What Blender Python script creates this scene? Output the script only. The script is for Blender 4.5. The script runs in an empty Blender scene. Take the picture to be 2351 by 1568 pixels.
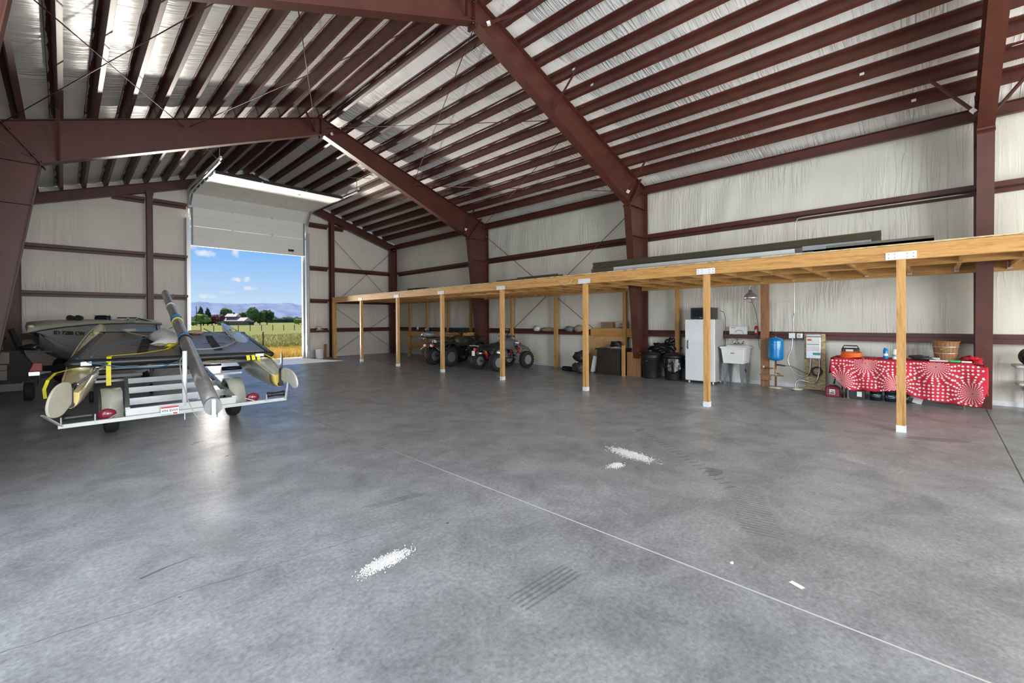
import bpy, math, random
from mathutils import Vector, Matrix, noise
R=random.Random(7)
PI=math.pi
scene=bpy.context.scene
COL=scene.collection
# ---------------------------------------------------------------- materials
MATS={}
def newmat(name):
    m=bpy.data.materials.new(name); m.use_nodes=True
    nt=m.node_tree; b=nt.nodes['Principled BSDF']
    MATS[name]=m
    return m,nt,b
def N(nt,t,**k):
    n=nt.nodes.new(t)
    for a,v in k.items():
        if a in n.inputs: n.inputs[a].default_value=v
        else: setattr(n,a,v)
    return n
def L(nt,a,b): nt.links.new(a,b)
def ramp(nt,fac,stops,interp='LINEAR'):
    r=nt.nodes.new('ShaderNodeValToRGB'); r.color_ramp.interpolation=interp
    e=r.color_ramp.elements
    while len(e)<len(stops): e.new(.5)
    for i,(p,c) in enumerate(stops):
        e[i].position=p; e[i].color=(c[0],c[1],c[2],1) if hasattr(c,'__len__') else (c,c,c,1)
    L(nt,fac,r.inputs['Fac']); return r
def coord(nt,scale=(1,1,1),kind='Object',rot=(0,0,0),loc=(0,0,0)):
    tc=N(nt,'ShaderNodeTexCoord'); mp=N(nt,'ShaderNodeMapping')
    mp.inputs['Scale'].default_value=scale; mp.inputs['Rotation'].default_value=rot; mp.inputs['Location'].default_value=loc
    L(nt,tc.outputs[kind],mp.inputs['Vector']); return mp.outputs['Vector']
def simple(name,c,rough=.5,metal=0,var=.08,vs=6,bump=0,bs=40,coat=0,alpha=None,emit=None,spec=None):
    m,nt,b=newmat(name)
    v=coord(nt)
    n=N(nt,'ShaderNodeTexNoise'); n.inputs['Scale'].default_value=vs; n.inputs['Detail'].default_value=4
    L(nt,v,n.inputs['Vector'])
    r=ramp(nt,n.outputs['Fac'],[(.25,[x*(1-var) for x in c]),(.75,[min(1,x*(1+var)) for x in c])])
    L(nt,r.outputs['Color'],b.inputs['Base Color'])
    b.inputs['Roughness'].default_value=rough; b.inputs['Metallic'].default_value=metal
    if coat: b.inputs['Coat Weight'].default_value=coat
    if spec is not None: b.inputs['Specular IOR Level'].default_value=spec
    if alpha is not None: b.inputs['Alpha'].default_value=alpha
    if emit: b.inputs['Emission Color'].default_value=(*emit[0],1); b.inputs['Emission Strength'].default_value=emit[1]
    if bump:
        n2=N(nt,'ShaderNodeTexNoise'); n2.inputs['Scale'].default_value=bs; L(nt,v,n2.inputs['Vector'])
        bp=N(nt,'ShaderNodeBump'); bp.inputs['Strength'].default_value=bump; bp.inputs['Distance'].default_value=.01
        L(nt,n2.outputs['Fac'],bp.inputs['Height']); L(nt,bp.outputs['Normal'],b.inputs['Normal'])
    return m
def wood(name,c1,c2,along='Y',rough=.6,sc=1.0):
    m,nt,b=newmat(name)
    s={'X':(.6,9,9),'Y':(9,.6,9),'Z':(9,9,.6)}[along]
    v=coord(nt,tuple(q*sc for q in s))
    n=N(nt,'ShaderNodeTexNoise'); n.inputs['Scale'].default_value=3; n.inputs['Detail'].default_value=5; n.inputs['Distortion'].default_value=.6
    L(nt,v,n.inputs['Vector'])
    w=N(nt,'ShaderNodeTexNoise'); w.inputs['Scale'].default_value=14; w.inputs['Detail'].default_value=2
    L(nt,v,w.inputs['Vector'])
    mx=N(nt,'ShaderNodeMix',data_type='FLOAT'); mx.inputs[0].default_value=.4
    L(nt,n.outputs['Fac'],mx.inputs[2]); L(nt,w.outputs['Fac'],mx.inputs[3])
    r=ramp(nt,mx.outputs[0],[(.36,c2),(.53,c1),(.72,[min(1,q*1.12) for q in c1])])
    # dark smudges and knots that belong to the boards
    v2=coord(nt,{'X':(1.2,5,5),'Y':(5,1.2,5),'Z':(5,5,1.2)}[along])
    k=N(nt,'ShaderNodeTexVoronoi'); k.inputs['Scale'].default_value=.9; L(nt,v2,k.inputs['Vector'])
    kr=ramp(nt,k.outputs['Distance'],[(.03,.35),(.09,1)])
    mm=N(nt,'ShaderNodeMix',data_type='RGBA',blend_type='MULTIPLY'); mm.inputs[0].default_value=.8
    L(nt,r.outputs['Color'],mm.inputs[6]); L(nt,kr.outputs['Color'],mm.inputs[7])
    L(nt,mm.outputs[2],b.inputs['Base Color'])
    b.inputs['Roughness'].default_value=rough
    bp=N(nt,'ShaderNodeBump'); bp.inputs['Strength'].default_value=.15; bp.inputs['Distance'].default_value=.004
    L(nt,w.outputs['Fac'],bp.inputs['Height']); L(nt,bp.outputs['Normal'],b.inputs['Normal'])
    return m
def liner(name,c,wr_scale,wr_rot,rough=.36,strength=.6,dist=.03,seam=None):
    """white vinyl-faced insulation: weave, long wrinkles, faint seams"""
    m,nt,b=newmat(name)
    v=coord(nt,wr_scale,rot=wr_rot)
    n=N(nt,'ShaderNodeTexNoise'); n.inputs['Scale'].default_value=1.0; n.inputs['Detail'].default_value=3; n.inputs['Distortion'].default_value=.5
    L(nt,v,n.inputs['Vector'])
    # ridged noise
    s=N(nt,'ShaderNodeMath',operation='SUBTRACT'); s.inputs[1].default_value=.5; L(nt,n.outputs['Fac'],s.inputs[0])
    a=N(nt,'ShaderNodeMath',operation='ABSOLUTE'); L(nt,s.outputs[0],a.inputs[0])
    pr=ramp(nt,a.outputs[0],[(0,1),(.05,.55),(.12,.15),(.25,0)])
    msk=N(nt,'ShaderNodeTexNoise'); msk.inputs['Scale'].default_value=.9; L(nt,coord(nt),msk.inputs['Vector'])
    mr=ramp(nt,msk.outputs['Fac'],[(.42,.12),(.62,1)])
    mu=N(nt,'ShaderNodeMath',operation='MULTIPLY'); L(nt,pr.outputs['Color'],mu.inputs[0]); L(nt,mr.outputs['Color'],mu.inputs[1])
    f=N(nt,'ShaderNodeTexNoise'); f.inputs['Scale'].default_value=1; f.inputs['Detail'].default_value=2
    L(nt,coord(nt,tuple(q*.35 for q in wr_scale),rot=wr_rot),f.inputs['Vector'])
    ad=N(nt,'ShaderNodeMath',operation='MULTIPLY_ADD'); ad.inputs[1].default_value=.7
    L(nt,f.outputs['Fac'],ad.inputs[0]); L(nt,mu.outputs[0],ad.inputs[2])
    bp=N(nt,'ShaderNodeBump'); bp.inputs['Strength'].default_value=strength; bp.inputs['Distance'].default_value=dist
    L(nt,ad.outputs[0],bp.inputs['Height']); L(nt,bp.outputs['Normal'],b.inputs['Normal'])
    g=N(nt,'ShaderNodeTexNoise'); g.inputs['Scale'].default_value=.6; g.inputs['Detail'].default_value=4; L(nt,coord(nt),g.inputs['Vector'])
    r=ramp(nt,g.outputs['Fac'],[(.3,[q*.93 for q in c]),(.7,c)])
    # wrinkle lines tinted darker
    cr=N(nt,'ShaderNodeMix',data_type='RGBA'); cr.inputs[7].default_value=(c[0]*.55,c[1]*.54,c[2]*.5,1)
    mk=N(nt,'ShaderNodeMath',operation='MULTIPLY'); mk.inputs[1].default_value=.12; L(nt,mu.outputs[0],mk.inputs[0])
    L(nt,mk.outputs[0],cr.inputs[0]); L(nt,r.outputs['Color'],cr.inputs[6])
    L(nt,cr.outputs[2],b.inputs['Base Color'])
    b.inputs['Roughness'].default_value=rough
    return m
def concrete():
    m,nt,b=newmat('concrete')
    v=coord(nt)
    def nz(s,d=6,dist=0,rough=.6):
        n=N(nt,'ShaderNodeTexNoise'); n.inputs['Scale'].default_value=s; n.inputs['Detail'].default_value=d
        n.inputs['Distortion'].default_value=dist; n.inputs['Roughness'].default_value=rough; L(nt,v,n.inputs['Vector']); return n.outputs['Fac']
    big=nz(.35,4); mid=nz(2.2,8,.4,.7); fine=nz(38,6,0,.7); sp=nz(9,3,1.0)
    base=ramp(nt,mid,[(.3,(.165,.170,.177)),(.5,(.240,.247,.256)),(.72,(.33,.338,.350))])
    o=N(nt,'ShaderNodeMix',data_type='RGBA',blend_type='OVERLAY'); o.inputs[0].default_value=.85
    fr=ramp(nt,fine,[(.28,.30),(.72,.70)])
    L(nt,base.outputs['Color'],o.inputs[6]); L(nt,fr.outputs['Color'],o.inputs[7])
    o2=N(nt,'ShaderNodeMix',data_type='RGBA',blend_type='OVERLAY'); o2.inputs[0].default_value=.7
    br=ramp(nt,big,[(.3,(.41,.41,.40)),(.7,(.60,.60,.605))])
    L(nt,o.outputs[2],o2.inputs[6]); L(nt,br.outputs['Color'],o2.inputs[7])
    # pale trowel flecks and dark specks
    fl=ramp(nt,sp,[(.66,0),(.74,1)])
    o3=N(nt,'ShaderNodeMix',data_type='RGBA'); o3.inputs[7].default_value=(.36,.37,.37,1)
    mm=N(nt,'ShaderNodeMath',operation='MULTIPLY'); mm.inputs[1].default_value=.35; L(nt,fl.outputs['Color'],mm.inputs[0])
    L(nt,mm.outputs[0],o3.inputs[0]); L(nt,o2.outputs[2],o3.inputs[6])
    vo=N(nt,'ShaderNodeTexVoronoi'); vo.inputs['Scale'].default_value=3.2; L(nt,v,vo.inputs['Vector'])
    dr=ramp(nt,vo.outputs['Distance'],[(.018,1),(.03,0)])
    o4=N(nt,'ShaderNodeMix',data_type='RGBA'); o4.inputs[7].default_value=(.05,.05,.048,1)
    m2=N(nt,'ShaderNodeMath',operation='MULTIPLY'); m2.inputs[1].default_value=.7; L(nt,dr.outputs['Color'],m2.inputs[0])
    L(nt,m2.outputs[0],o4.inputs[0]); L(nt,o3.outputs[2],o4.inputs[6])
    # control joints
    sx=N(nt,'ShaderNodeSeparateXYZ'); L(nt,v,sx.inputs[0])
    def line(out,pos,w):
        a=N(nt,'ShaderNodeMath',operation='SUBTRACT'); a.inputs[1].default_value=pos; L(nt,out,a.inputs[0])
        c=N(nt,'ShaderNodeMath',operation='ABSOLUTE'); L(nt,a.outputs[0],c.inputs[0])
        d=N(nt,'ShaderNodeMath',operation='LESS_THAN'); d.inputs[1].default_value=w; L(nt,c.outputs[0],d.inputs[0]); return d.outputs[0]
    j1=line(sx.outputs[0],2.59,.006); j2=line(sx.outputs[1],-.545,.006); j3=line(sx.outputs[1],11.75,.006)
    p=ramp(nt,mid,[(.45,(.12,.12,.12)),(.55,(.5,.5,.5))])
    o5=N(nt,'ShaderNodeMix',data_type='RGBA'); L(nt,j1,o5.inputs[0]); L(nt,o4.outputs[2],o5.inputs[6]); 
    yr=N(nt,'ShaderNodeMapRange'); yr.inputs[1].default_value=3; yr.inputs[2].default_value=6.5; L(nt,sx.outputs[1],yr.inputs[0])
    o5b=N(nt,'ShaderNodeMix',data_type='RGBA'); o5b.inputs[6].default_value=(.55,.55,.54,1); o5b.inputs[7].default_value=(.07,.07,.07,1)
    L(nt,yr.outputs[0],o5b.inputs[0]); L(nt,o5b.outputs[2],o5.inputs[7])
    o6=N(nt,'ShaderNodeMix',data_type='RGBA'); o6.inputs[7].default_value=(.03,.03,.03,1)
    mxj=N(nt,'ShaderNodeMath',operation='MAXIMUM'); L(nt,j2,mxj.inputs[0]); L(nt,j3,mxj.inputs[1])
    L(nt,mxj.outputs[0],o6.inputs[0]); L(nt,o5.outputs[2],o6.inputs[6])
    L(nt,o6.outputs[2],b.inputs['Base Color'])
    rr=ramp(nt,mid,[(.3,.44),(.7,.24)]); L(nt,rr.outputs['Color'],b.inputs['Roughness'])
    b.inputs['Specular IOR Level'].default_value=.5
    bp=N(nt,'ShaderNodeBump'); bp.inputs['Strength'].default_value=.22; bp.inputs['Distance'].default_value=.004
    bm=N(nt,'ShaderNodeMath',operation='ADD'); L(nt,mid,bm.inputs[0]); L(nt,fine,bm.inputs[1])
    L(nt,bm.outputs[0],bp.inputs['Height']); L(nt,bp.outputs['Normal'],b.inputs['Normal'])
    return m
concrete()
liner('wall_liner',(.77,.75,.66),(10,10,.5),(0.16,.0,0),.34,.42,.025)
liner('wall_liner_end',(.80,.745,.675),(9,9,.5),(0,.06,0),.45,.3,.025)
liner('roof_liner',(.82,.80,.77),(.7,11,.7),(0,0,.06),.34,.7,.03)
simple('steel_red',(.088,.0245,.0165),.45,0,.22,3,.05,60)
simple('steel_red_dark',(.095,.031,.025),.45,0,.2,3)
simple('steel_orange',(.26,.075,.03),.45,0,.2,3)
wood('fir_y',(.55,.29,.085),(.36,.165,.04),'Y')
wood('fir_x',(.56,.31,.10),(.38,.18,.05),'X')
wood('fir_z',(.56,.31,.10),(.36,.175,.05),'Z')
wood('brown_board',(.33,.16,.07),(.2,.09,.035),'Z')
wood('plywood',(.58,.34,.15),(.42,.22,.08),'X',sc=.6)
wood('basket_wood',(.30,.13,.05),(.17,.07,.025),'Z',sc=2)
simple('galv',(.52,.54,.56),.35,.75,.15,25)
simple('galv_white',(.80,.82,.84),.4,.2,.05,25)
simple('door_panel',(.80,.79,.76),.45,0,.04,1.2)
simple('black_plastic',(.016,.016,.018),.38,0,.2,5)
simple('black_soft',(.020,.020,.021),.75,0,.3,12,.3,60)
simple('rubber',(.022,.021,.021),.75,0,.25,30,.2,80)
simple('black_bag',(.012,.012,.013),.22,0,.3,8,.9,14)
simple('chrome',(.75,.75,.76),.15,1,.03,5)
simple('alu',(.42,.44,.44),.38,.55,.08,8)
simple('alu_white',(.50,.51,.50),.35,.15,.05,8)
simple('mast_alu',(.46,.45,.455),.3,.75,.2,8)
simple('white',(.82,.82,.80),.4,0,.04,4)
simple('fridge_white',(.80,.83,.84),.3,0,.04,2)
simple('grey_side',(.42,.42,.40),.35,0,.15,3)
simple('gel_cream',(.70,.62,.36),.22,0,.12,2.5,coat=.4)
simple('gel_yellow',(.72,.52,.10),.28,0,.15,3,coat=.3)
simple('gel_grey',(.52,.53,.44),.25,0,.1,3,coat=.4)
simple('rudder',(.58,.55,.44),.4,0,.12,6)
simple('yellow_strap',(.82,.72,.02),.55,0,.08,30)
simple('tramp',(.125,.108,.10),.33,0,.15,2,.15,160)
simple('blue_line',(.02,.20,.42),.5)
simple('rope',(.45,.42,.36),.8,0,.2,60)
simple('lamp_red',(.20,.012,.03),.2,0,.1,5,coat=.6)
simple('red_plastic',(.55,.03,.02),.35)
simple('gas_red',(.20,.015,.04),.38,0,.12,4)
simple('green_plastic',(.02,.55,.12),.35)
simple('tank_blue',(.0,.21,.55),.22,0,.05,3,coat=.5)
simple('boat_hull',(.27,.28,.27),.42,0,.15,2)
simple('boat_deck',(.36,.36,.29),.4,0,.12,3)
simple('glass_dark',(.008,.016,.035),.2,0,.2,3)
simple('copper',(.45,.19,.09),.4,.7,.2,20)
simple('foam',(.68,.64,.42),.8,0,.1,30,.6,40)
simple('orange_cord',(.85,.16,.03),.5)
simple('camo',(.045,.042,.030),.5,0,.9,9)
simple('atv_grey',(.13,.135,.14),.38,0,.15,5)
simple('atv_dark',(.020,.021,.020),.4,0,.3,6)
simple('bronze_sheet',(.10,.09,.06),.38,.2,.12,5)
simple('green_sheet',(.018,.040,.026),.38,.2,.15,5)
simple('grey_sheet',(.22,.235,.25),.4,.2,.1,5)
simple('tan',(.42,.30,.19),.8,0,.35,14,.5,40)
simple('card',(.40,.26,.13),.8,0,.15,8)
simple('dark_wood',(.035,.026,.022),.45,0,.35,5)
simple('grass_field',(.25,.255,.04),.95,0,.35,.12)
simple('grass_green',(.13,.20,.03),.9,0,.3,.3)
simple('grass_gold',(.62,.42,.10),.9,0,.35,1.5)
simple('tree_green',(.08,.14,.03),.9,0,.5,.6)
simple('tree_lime',(.20,.28,.05),.9,0,.4,.6)
simple('tree_dark',(.04,.08,.03),.9,0,.4,.6)
simple('tree_red',(.16,.05,.045),.9,0,.4,.6)
simple('house_roof',(.62,.52,.48),.7)
simple('house_wall',(.22,.17,.13),.8)
simple('ground_dirt',(.42,.36,.27),.9,0,.2,2)
simple('tan_panel',(.19,.155,.12),.6,0,.2,3)
simple('paper_white',(.80,.79,.74),.7)
simple('label_teal',(.10,.38,.42),.5)
simple('red_dot',(.6,.02,.03),.5)
simple('cloth_red',(.52,.012,.035),.75,0,.1,5)
simple('cloth_star',(.86,.80,.80),.75,0,.03,5)
simple('mark_dark',(.085,.085,.085),.6,0,.25,12)
simple('grain',(.66,.65,.62),.9,0,.1,50)
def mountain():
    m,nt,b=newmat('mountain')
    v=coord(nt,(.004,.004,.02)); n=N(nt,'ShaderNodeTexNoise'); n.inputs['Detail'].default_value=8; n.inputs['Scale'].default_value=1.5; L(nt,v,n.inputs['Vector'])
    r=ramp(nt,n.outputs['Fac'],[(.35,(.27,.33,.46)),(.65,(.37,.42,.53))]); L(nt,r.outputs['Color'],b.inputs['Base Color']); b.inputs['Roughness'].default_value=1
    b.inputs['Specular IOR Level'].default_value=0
mountain()
def osb():
    m,nt,b=newmat('osb')
    v=coord(nt,(1,1,1)); n=N(nt,'ShaderNodeTexVoronoi'); n.inputs['Scale'].default_value=42; L(nt,coord(nt,(1,.35,1)),n.inputs['Vector'])
    r=ramp(nt,n.outputs['Color'],[(.2,(.34,.24,.11)),(.5,(.52,.40,.21)),(.85,(.62,.50,.30))]); L(nt,r.outputs['Color'],b.inputs['Base Color']); b.inputs['Roughness'].default_value=.7
osb()
# ---------------------------------------------------------------- mesh builder
def frame(d,up=(0,0,1)):
    d=Vector(d).normalized(); up=Vector(up)
    if abs(d.dot(up))>.999: up=Vector((1,0,0)) if abs(d.x)<.9 else Vector((0,1,0))
    s=d.cross(up).normalized(); u=s.cross(d).normalized()
    return d,s,u
class MB:
    def __init__(s): s.v=[];s.f=[];s.sm=[]
    def add(s,vs,fs,smooth=False):
        o=len(s.v); s.v+= [tuple(p) for p in vs]
        for f in fs: s.f.append(tuple(i+o for i in f)); s.sm.append(smooth)
        return s
    def box(s,c,size,rz=0,M=None):
        hx,hy,hz=[q/2 for q in size]
        vs=[Vector((x,y,z)) for x in(-hx,hx) for y in(-hy,hy) for z in(-hz,hz)]
        if rz: vs=[Matrix.Rotation(rz,3,'Z')@v for v in vs]
        if M: vs=[M@v for v in vs]
        vs=[v+Vector(c) for v in vs]
        return s.add(vs,[(0,1,3,2),(4,6,7,5),(0,4,5,1),(2,3,7,6),(0,2,6,4),(1,5,7,3)])
    def bx(s,x0,x1,y0,y1,z0,z1): return s.box(((x0+x1)/2,(y0+y1)/2,(z0+z1)/2),(abs(x1-x0),abs(y1-y0),abs(z1-z0)))
    def rbox(s,c,size,r,rz=0,seg=3):
        """box with rounded vertical edges and slightly chamfered top and bottom"""
        hx,hy,hz=[q/2 for q in size]; r=min(r,hx*.98,hy*.98); ring=[]
        for (cx,cy,a0) in((hx-r,hy-r,0),(-hx+r,hy-r,PI/2),(-hx+r,-hy+r,PI),(hx-r,-hy+r,1.5*PI)):
            for k in range(seg+1):
                a=a0+PI/2*k/seg; ring.append((cx+r*math.cos(a),cy+r*math.sin(a),math.cos(a),math.sin(a)))
        e=min(r*.5,hz*.5); secs=[]
        for z,ins in((-hz,e),(-hz+e,0),(hz-e,0),(hz,e)):
            secs.append([Vector((x-nx*ins,y-ny*ins,z)) for x,y,nx,ny in ring])
        Mz=Matrix.Rotation(rz,3,'Z')
        secs=[[Mz@p+Vector(c) for p in q] for q in secs]
        return s.loft(secs,True,True,False)
    def bar(s,p,q,w,h,up=(0,0,1)):
        p=Vector(p);q=Vector(q);d,a,u=frame(q-p,up); vs=[]
        for e in(p,q):
            for i,j in((-1,-1),(1,-1),(1,1),(-1,1)): vs.append(e+a*(w/2*i)+u*(h/2*j))
        return s.add(vs,[(0,1,2,3),(7,6,5,4),(0,4,5,1),(1,5,6,2),(2,6,7,3),(3,7,4,0)])
    def loft(s,secs,closed=True,caps=True,smooth=True):
        n=len(secs[0]); vs=[p for q in secs for p in q]; fs=[]
        for i in range(len(secs)-1):
            for j in range(n if closed else n-1):
                k=(j+1)%n; fs.append((i*n+j,i*n+k,(i+1)*n+k,(i+1)*n+j))
        o=len(s.v); s.add(vs,fs,smooth)
        if caps and closed:
            s.f.append(tuple(o+j for j in reversed(range(n)))); s.sm.append(False)
            b=o+(len(secs)-1)*n; s.f.append(tuple(b+j for j in range(n))); s.sm.append(False)
        return s
    def tube(s,pts,r,n=8,caps=True,up=(0,0,1),flat=1.0):
        pts=[Vector(p) for p in pts]; rs=r if hasattr(r,'__len__') else [r]*len(pts); secs=[]
        pu=None
        for i,p in enumerate(pts):
            d=(pts[min(i+1,len(pts)-1)]-pts[max(i-1,0)])
            if d.length<1e-9: d=Vector((0,0,1))
            d,a,u=frame(d,pu if pu is not None else up)
            pu=u
            secs.append([p+a*(rs[i]*math.cos(2*PI*k/n))+u*(rs[i]*flat*math.sin(2*PI*k/n)) for k in range(n)])
        return s.loft(secs,True,caps,True)
    def lathe(s,prof,c=(0,0,0),axis=(0,0,1),n=20,smooth=True,caps=True):
        d,a,u=frame(axis); c=Vector(c); secs=[]
        for r,h in prof: secs.append([c+d*h+a*(r*math.cos(2*PI*k/n))+u*(r*math.sin(2*PI*k/n)) for k in range(n)])
        return s.loft(secs,True,caps,smooth)
    def cyl(s,p,q,r,n=12): return s.tube([p,q],r,n)
    def prism(s,poly,ax,t0,t1):
        """poly in the plane across axis ax ('X','Y','Z'), extruded t0..t1"""
        def mk(p,t):
            a,b=p
            return {'X':(t,a,b),'Y':(a,t,b),'Z':(a,b,t)}[ax]
        n=len(poly); vs=[mk(p,t0) for p in poly]+[mk(p,t1) for p in poly]
        fs=[tuple(range(n)),tuple(reversed(range(n,2*n)))]+[(i,(i+1)%n,n+(i+1)%n,n+i) for i in range(n)]
        return s.add(vs,fs)
    def grid(s,fn,nu,nv,smooth=True,closed_u=False):
        vs=[fn(i/(nu-(0 if closed_u else 1)),j/(nv-1)) for i in range(nu) for j in range(nv)]; fs=[]
        for i in range(nu if closed_u else nu-1):
            for j in range(nv-1):
                k=(i+1)%nu; fs.append((i*nv+j,k*nv+j,k*nv+j+1,i*nv+j+1))
        return s.add(vs,fs,smooth)
    def blob(s,c,rad,sub=2,amp=.15,fr=2.0,seed=0,flatz=None):
        me=ICO[sub]; vs=[]
        for v in me[0]:
            q=Vector(v); k=1+amp*noise.noise(q*fr+Vector((seed*3.1,seed*1.7,seed)))*2
            p=Vector((q.x*rad[0]*k,q.y*rad[1]*k,q.z*rad[2]*k))
            if flatz is not None and p.z<-flatz: p.z=-flatz
            vs.append(p+Vector(c))
        return s.add(vs,me[1],True)
    def xf(s,M): s.v=[tuple(M@Vector(p)) for p in s.v]; return s
    def build(s,name,mat,parent=None,mats=None,fm=None,org=None,bevel=0,sub=0,solid=0):
        me=bpy.data.meshes.new(name)
        v=s.v
        if parent is None and org is None and v:
            xs=[p[0] for p in v];ys=[p[1] for p in v];zs=[p[2] for p in v]
            org=((min(xs)+max(xs))/2,(min(ys)+max(ys))/2,min(zs))
        if org: v=[(p[0]-org[0],p[1]-org[1],p[2]-org[2]) for p in v]
        me.from_pydata(v,[],s.f); me.polygons.foreach_set('use_smooth',s.sm)
        for m in (mats or [mat]): me.materials.append(MATS[m])
        if fm: me.polygons.foreach_set('material_index',fm)
        me.update()
        import bmesh
        bm=bmesh.new(); bm.from_mesh(me); bmesh.ops.recalc_face_normals(bm,faces=bm.faces); bm.to_mesh(me); bm.free()
        o=bpy.data.objects.new(name,me); COL.objects.link(o)
        if org: o.location=org
        if parent: o.parent=parent
        if solid:
            k=o.modifiers.new('s','SOLIDIFY'); k.thickness=solid
        if bevel:
            k=o.modifiers.new('b','BEVEL'); k.width=bevel; k.segments=2; k.limit_method='ANGLE'
        if sub:
            k=o.modifiers.new('u','SUBSURF'); k.levels=sub; k.render_levels=sub
        return o
ICO={}
def _ico():
    import bmesh
    for k in (1,2,3,4):
        bm=bmesh.new(); bmesh.ops.create_icosphere(bm,subdivisions=k,radius=1)
        bm.verts.ensure_lookup_table()
        ICO[k]=([tuple(v.co) for v in bm.verts],[tuple(v.index for v in f.verts) for f in bm.faces]); bm.free()
_ico()
def tag(o,label,cat,group=None,kind=None):
    if label: o['label']=label
    if cat: o['category']=cat
    if group: o['group']=group
    if kind: o['kind']=kind
    return o
def struct(o): o['kind']='structure'; return o
def thing(name,label,cat,loc=(0,0,0),rz=0,group=None):
    o=bpy.data.objects.new(name,None); o.empty_display_size=.1; COL.objects.link(o); o.location=loc; o.rotation_euler=(0,0,rz)
    return tag(o,label,cat,group)
def dup(root,loc,rz=None,label=None,group=None):
    r=root.copy(); COL.objects.link(r); r.location=loc
    if rz is not None: r.rotation_euler=(0,0,rz)
    if label: r['label']=label
    if group: r['group']=group
    for ch in list(root.children):
        c=ch.copy(); COL.objects.link(c); c.parent=r
        for g in ch.children:
            d=g.copy(); COL.objects.link(d); d.parent=c
    return r
def text(s,name,mat,M,size,parent,ext=.001,align='CENTER'):
    cu=bpy.data.curves.new(name,'FONT'); cu.body=s; cu.size=size; cu.extrude=ext; cu.align_x=align; cu.align_y='CENTER'
    t=bpy.data.objects.new(name,cu); COL.objects.link(t); bpy.context.view_layer.update()
    me=bpy.data.meshes.new_from_object(t.evaluated_get(bpy.context.evaluated_depsgraph_get()))
    COL.objects.unlink(t); bpy.data.objects.remove(t); me.transform(M); me.materials.clear(); me.materials.append(MATS[mat]); me.name=name
    o=bpy.data.objects.new(name,me); COL.objects.link(o); o.parent=parent; return o
def basis(o,x,y):
    """matrix taking text space (x right, y up) to origin o with axes x, y"""
    x=Vector(x).normalized(); y=Vector(y).normalized(); z=x.cross(y)
    M=Matrix((x,y,z)).transposed().to_4x4(); M.translation=Vector(o); return M
ORD=['first','second','third','fourth','fifth','sixth','seventh','eighth','ninth','tenth','eleventh','twelfth']
# ---------------------------------------------------------------- camera
cam=bpy.data.cameras.new('camera'); co=bpy.data.objects.new('camera',cam); COL.objects.link(co)
f_,yaw,pitch,roll,cy_=1003.08,0.797516,-0.00568367,-0.00585099,741.105
Fv=Vector((math.sin(yaw),math.cos(yaw),0)); Rv=Vector((math.cos(yaw),-math.sin(yaw),0)); Uv=Vector((0,0,1))
F2=Fv*math.cos(pitch)+Uv*math.sin(pitch); U2=Uv*math.cos(pitch)-Fv*math.sin(pitch)
R3=Rv*math.cos(roll)+U2*math.sin(roll); U3=U2*math.cos(roll)-Rv*math.sin(roll)
Mc=Matrix((R3,U3,-F2)).transposed().to_4x4(); Mc.translation=(0,0,1.47); co.matrix_world=Mc
cam.sensor_width=36; cam.lens=36*f_/2351; cam.shift_y=-(784-cy_)/2351; cam.clip_end=20000; cam.clip_start=.05
scene.camera=co
# ---------------------------------------------------------------- building shell
XL,XR,YE,YN=-1.32,10.92,18.26,-6.9
RX=4.8
DX0,DX1=2.98,6.74
def ztop(x): return 6.86-abs(x-RX)/3.0
struct(MB().bx(XL-.1,XR+.1,YN-.3,YE+.12,-.25,0).build('floor','concrete',org=(0,0,0)))
floor=bpy.data.objects['floor']
# girt heights
GZ=[1.11,2.3,3.62]
def billow(z,zs,amp):
    for a,b in zip(zs[:-1],zs[1:]):
        if a<=z<=b: return amp*math.sin(PI*(z-a)/(b-a))
    return 0
def wallsheet(name,mat,axis,fixed,a0,a1,ztopf,zs,sgn,amp=.05,step=.12,hole=None,z0=0):
    """liner between the girts, bulging a little between them; solid behind"""
    nu=max(2,int((a1-a0)/step)); nz=46; m=MB()
    def P(u,w):
        a=a0+(a1-a0)*u; zt=ztopf(a); z=z0+(zt-z0)*w
        q=billow(z,zs,amp)*(1+.35*noise.noise(Vector((a*1.1,z*.6,3))))+.018*noise.noise(Vector((a*3.1+z*.6,z*.45,1)))+.014*noise.noise(Vector((a*6+z*2.4,z*.8,7)))
        q*=min(1,min(z-z0,zt-z)*3)
        return (fixed-sgn*q,a,z) if axis=='X' else (a,fixed-sgn*q,z)
    m.grid(P,nu,nz)
    def Pb(u,w):
        a=a0+(a1-a0)*u; z=z0+(ztopf(a)-z0)*w
        return (fixed+sgn*.12,a,z) if axis=='X' else (a,fixed+sgn*.12,z)
    m.grid(Pb,2 if axis=='X' else nu,2)
    return struct(m.build(name,mat,org=((fixed,a0,0) if axis=='X' else (a0,fixed,0))))
zr=[0.05]+GZ+[4.8]
wallsheet('wall_right','wall_liner','X',XR,YN,YE,lambda a:5.02,zr,1)
wallsheet('wall_left','wall_liner','X',XL,YN,.3,lambda a:5.02,zr,-1)
wallsheet('wall_left','wall_liner','X',XL,4.9,YE,lambda a:5.02,zr,-1)
wallsheet('wall_left','wall_liner','X',XL,.3,4.9,lambda a:5.02,zr,-1,z0=4.3)  # header over an unseen doorway added for the fill light
ze=[0.05]+GZ+[5.34,6.9]
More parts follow.
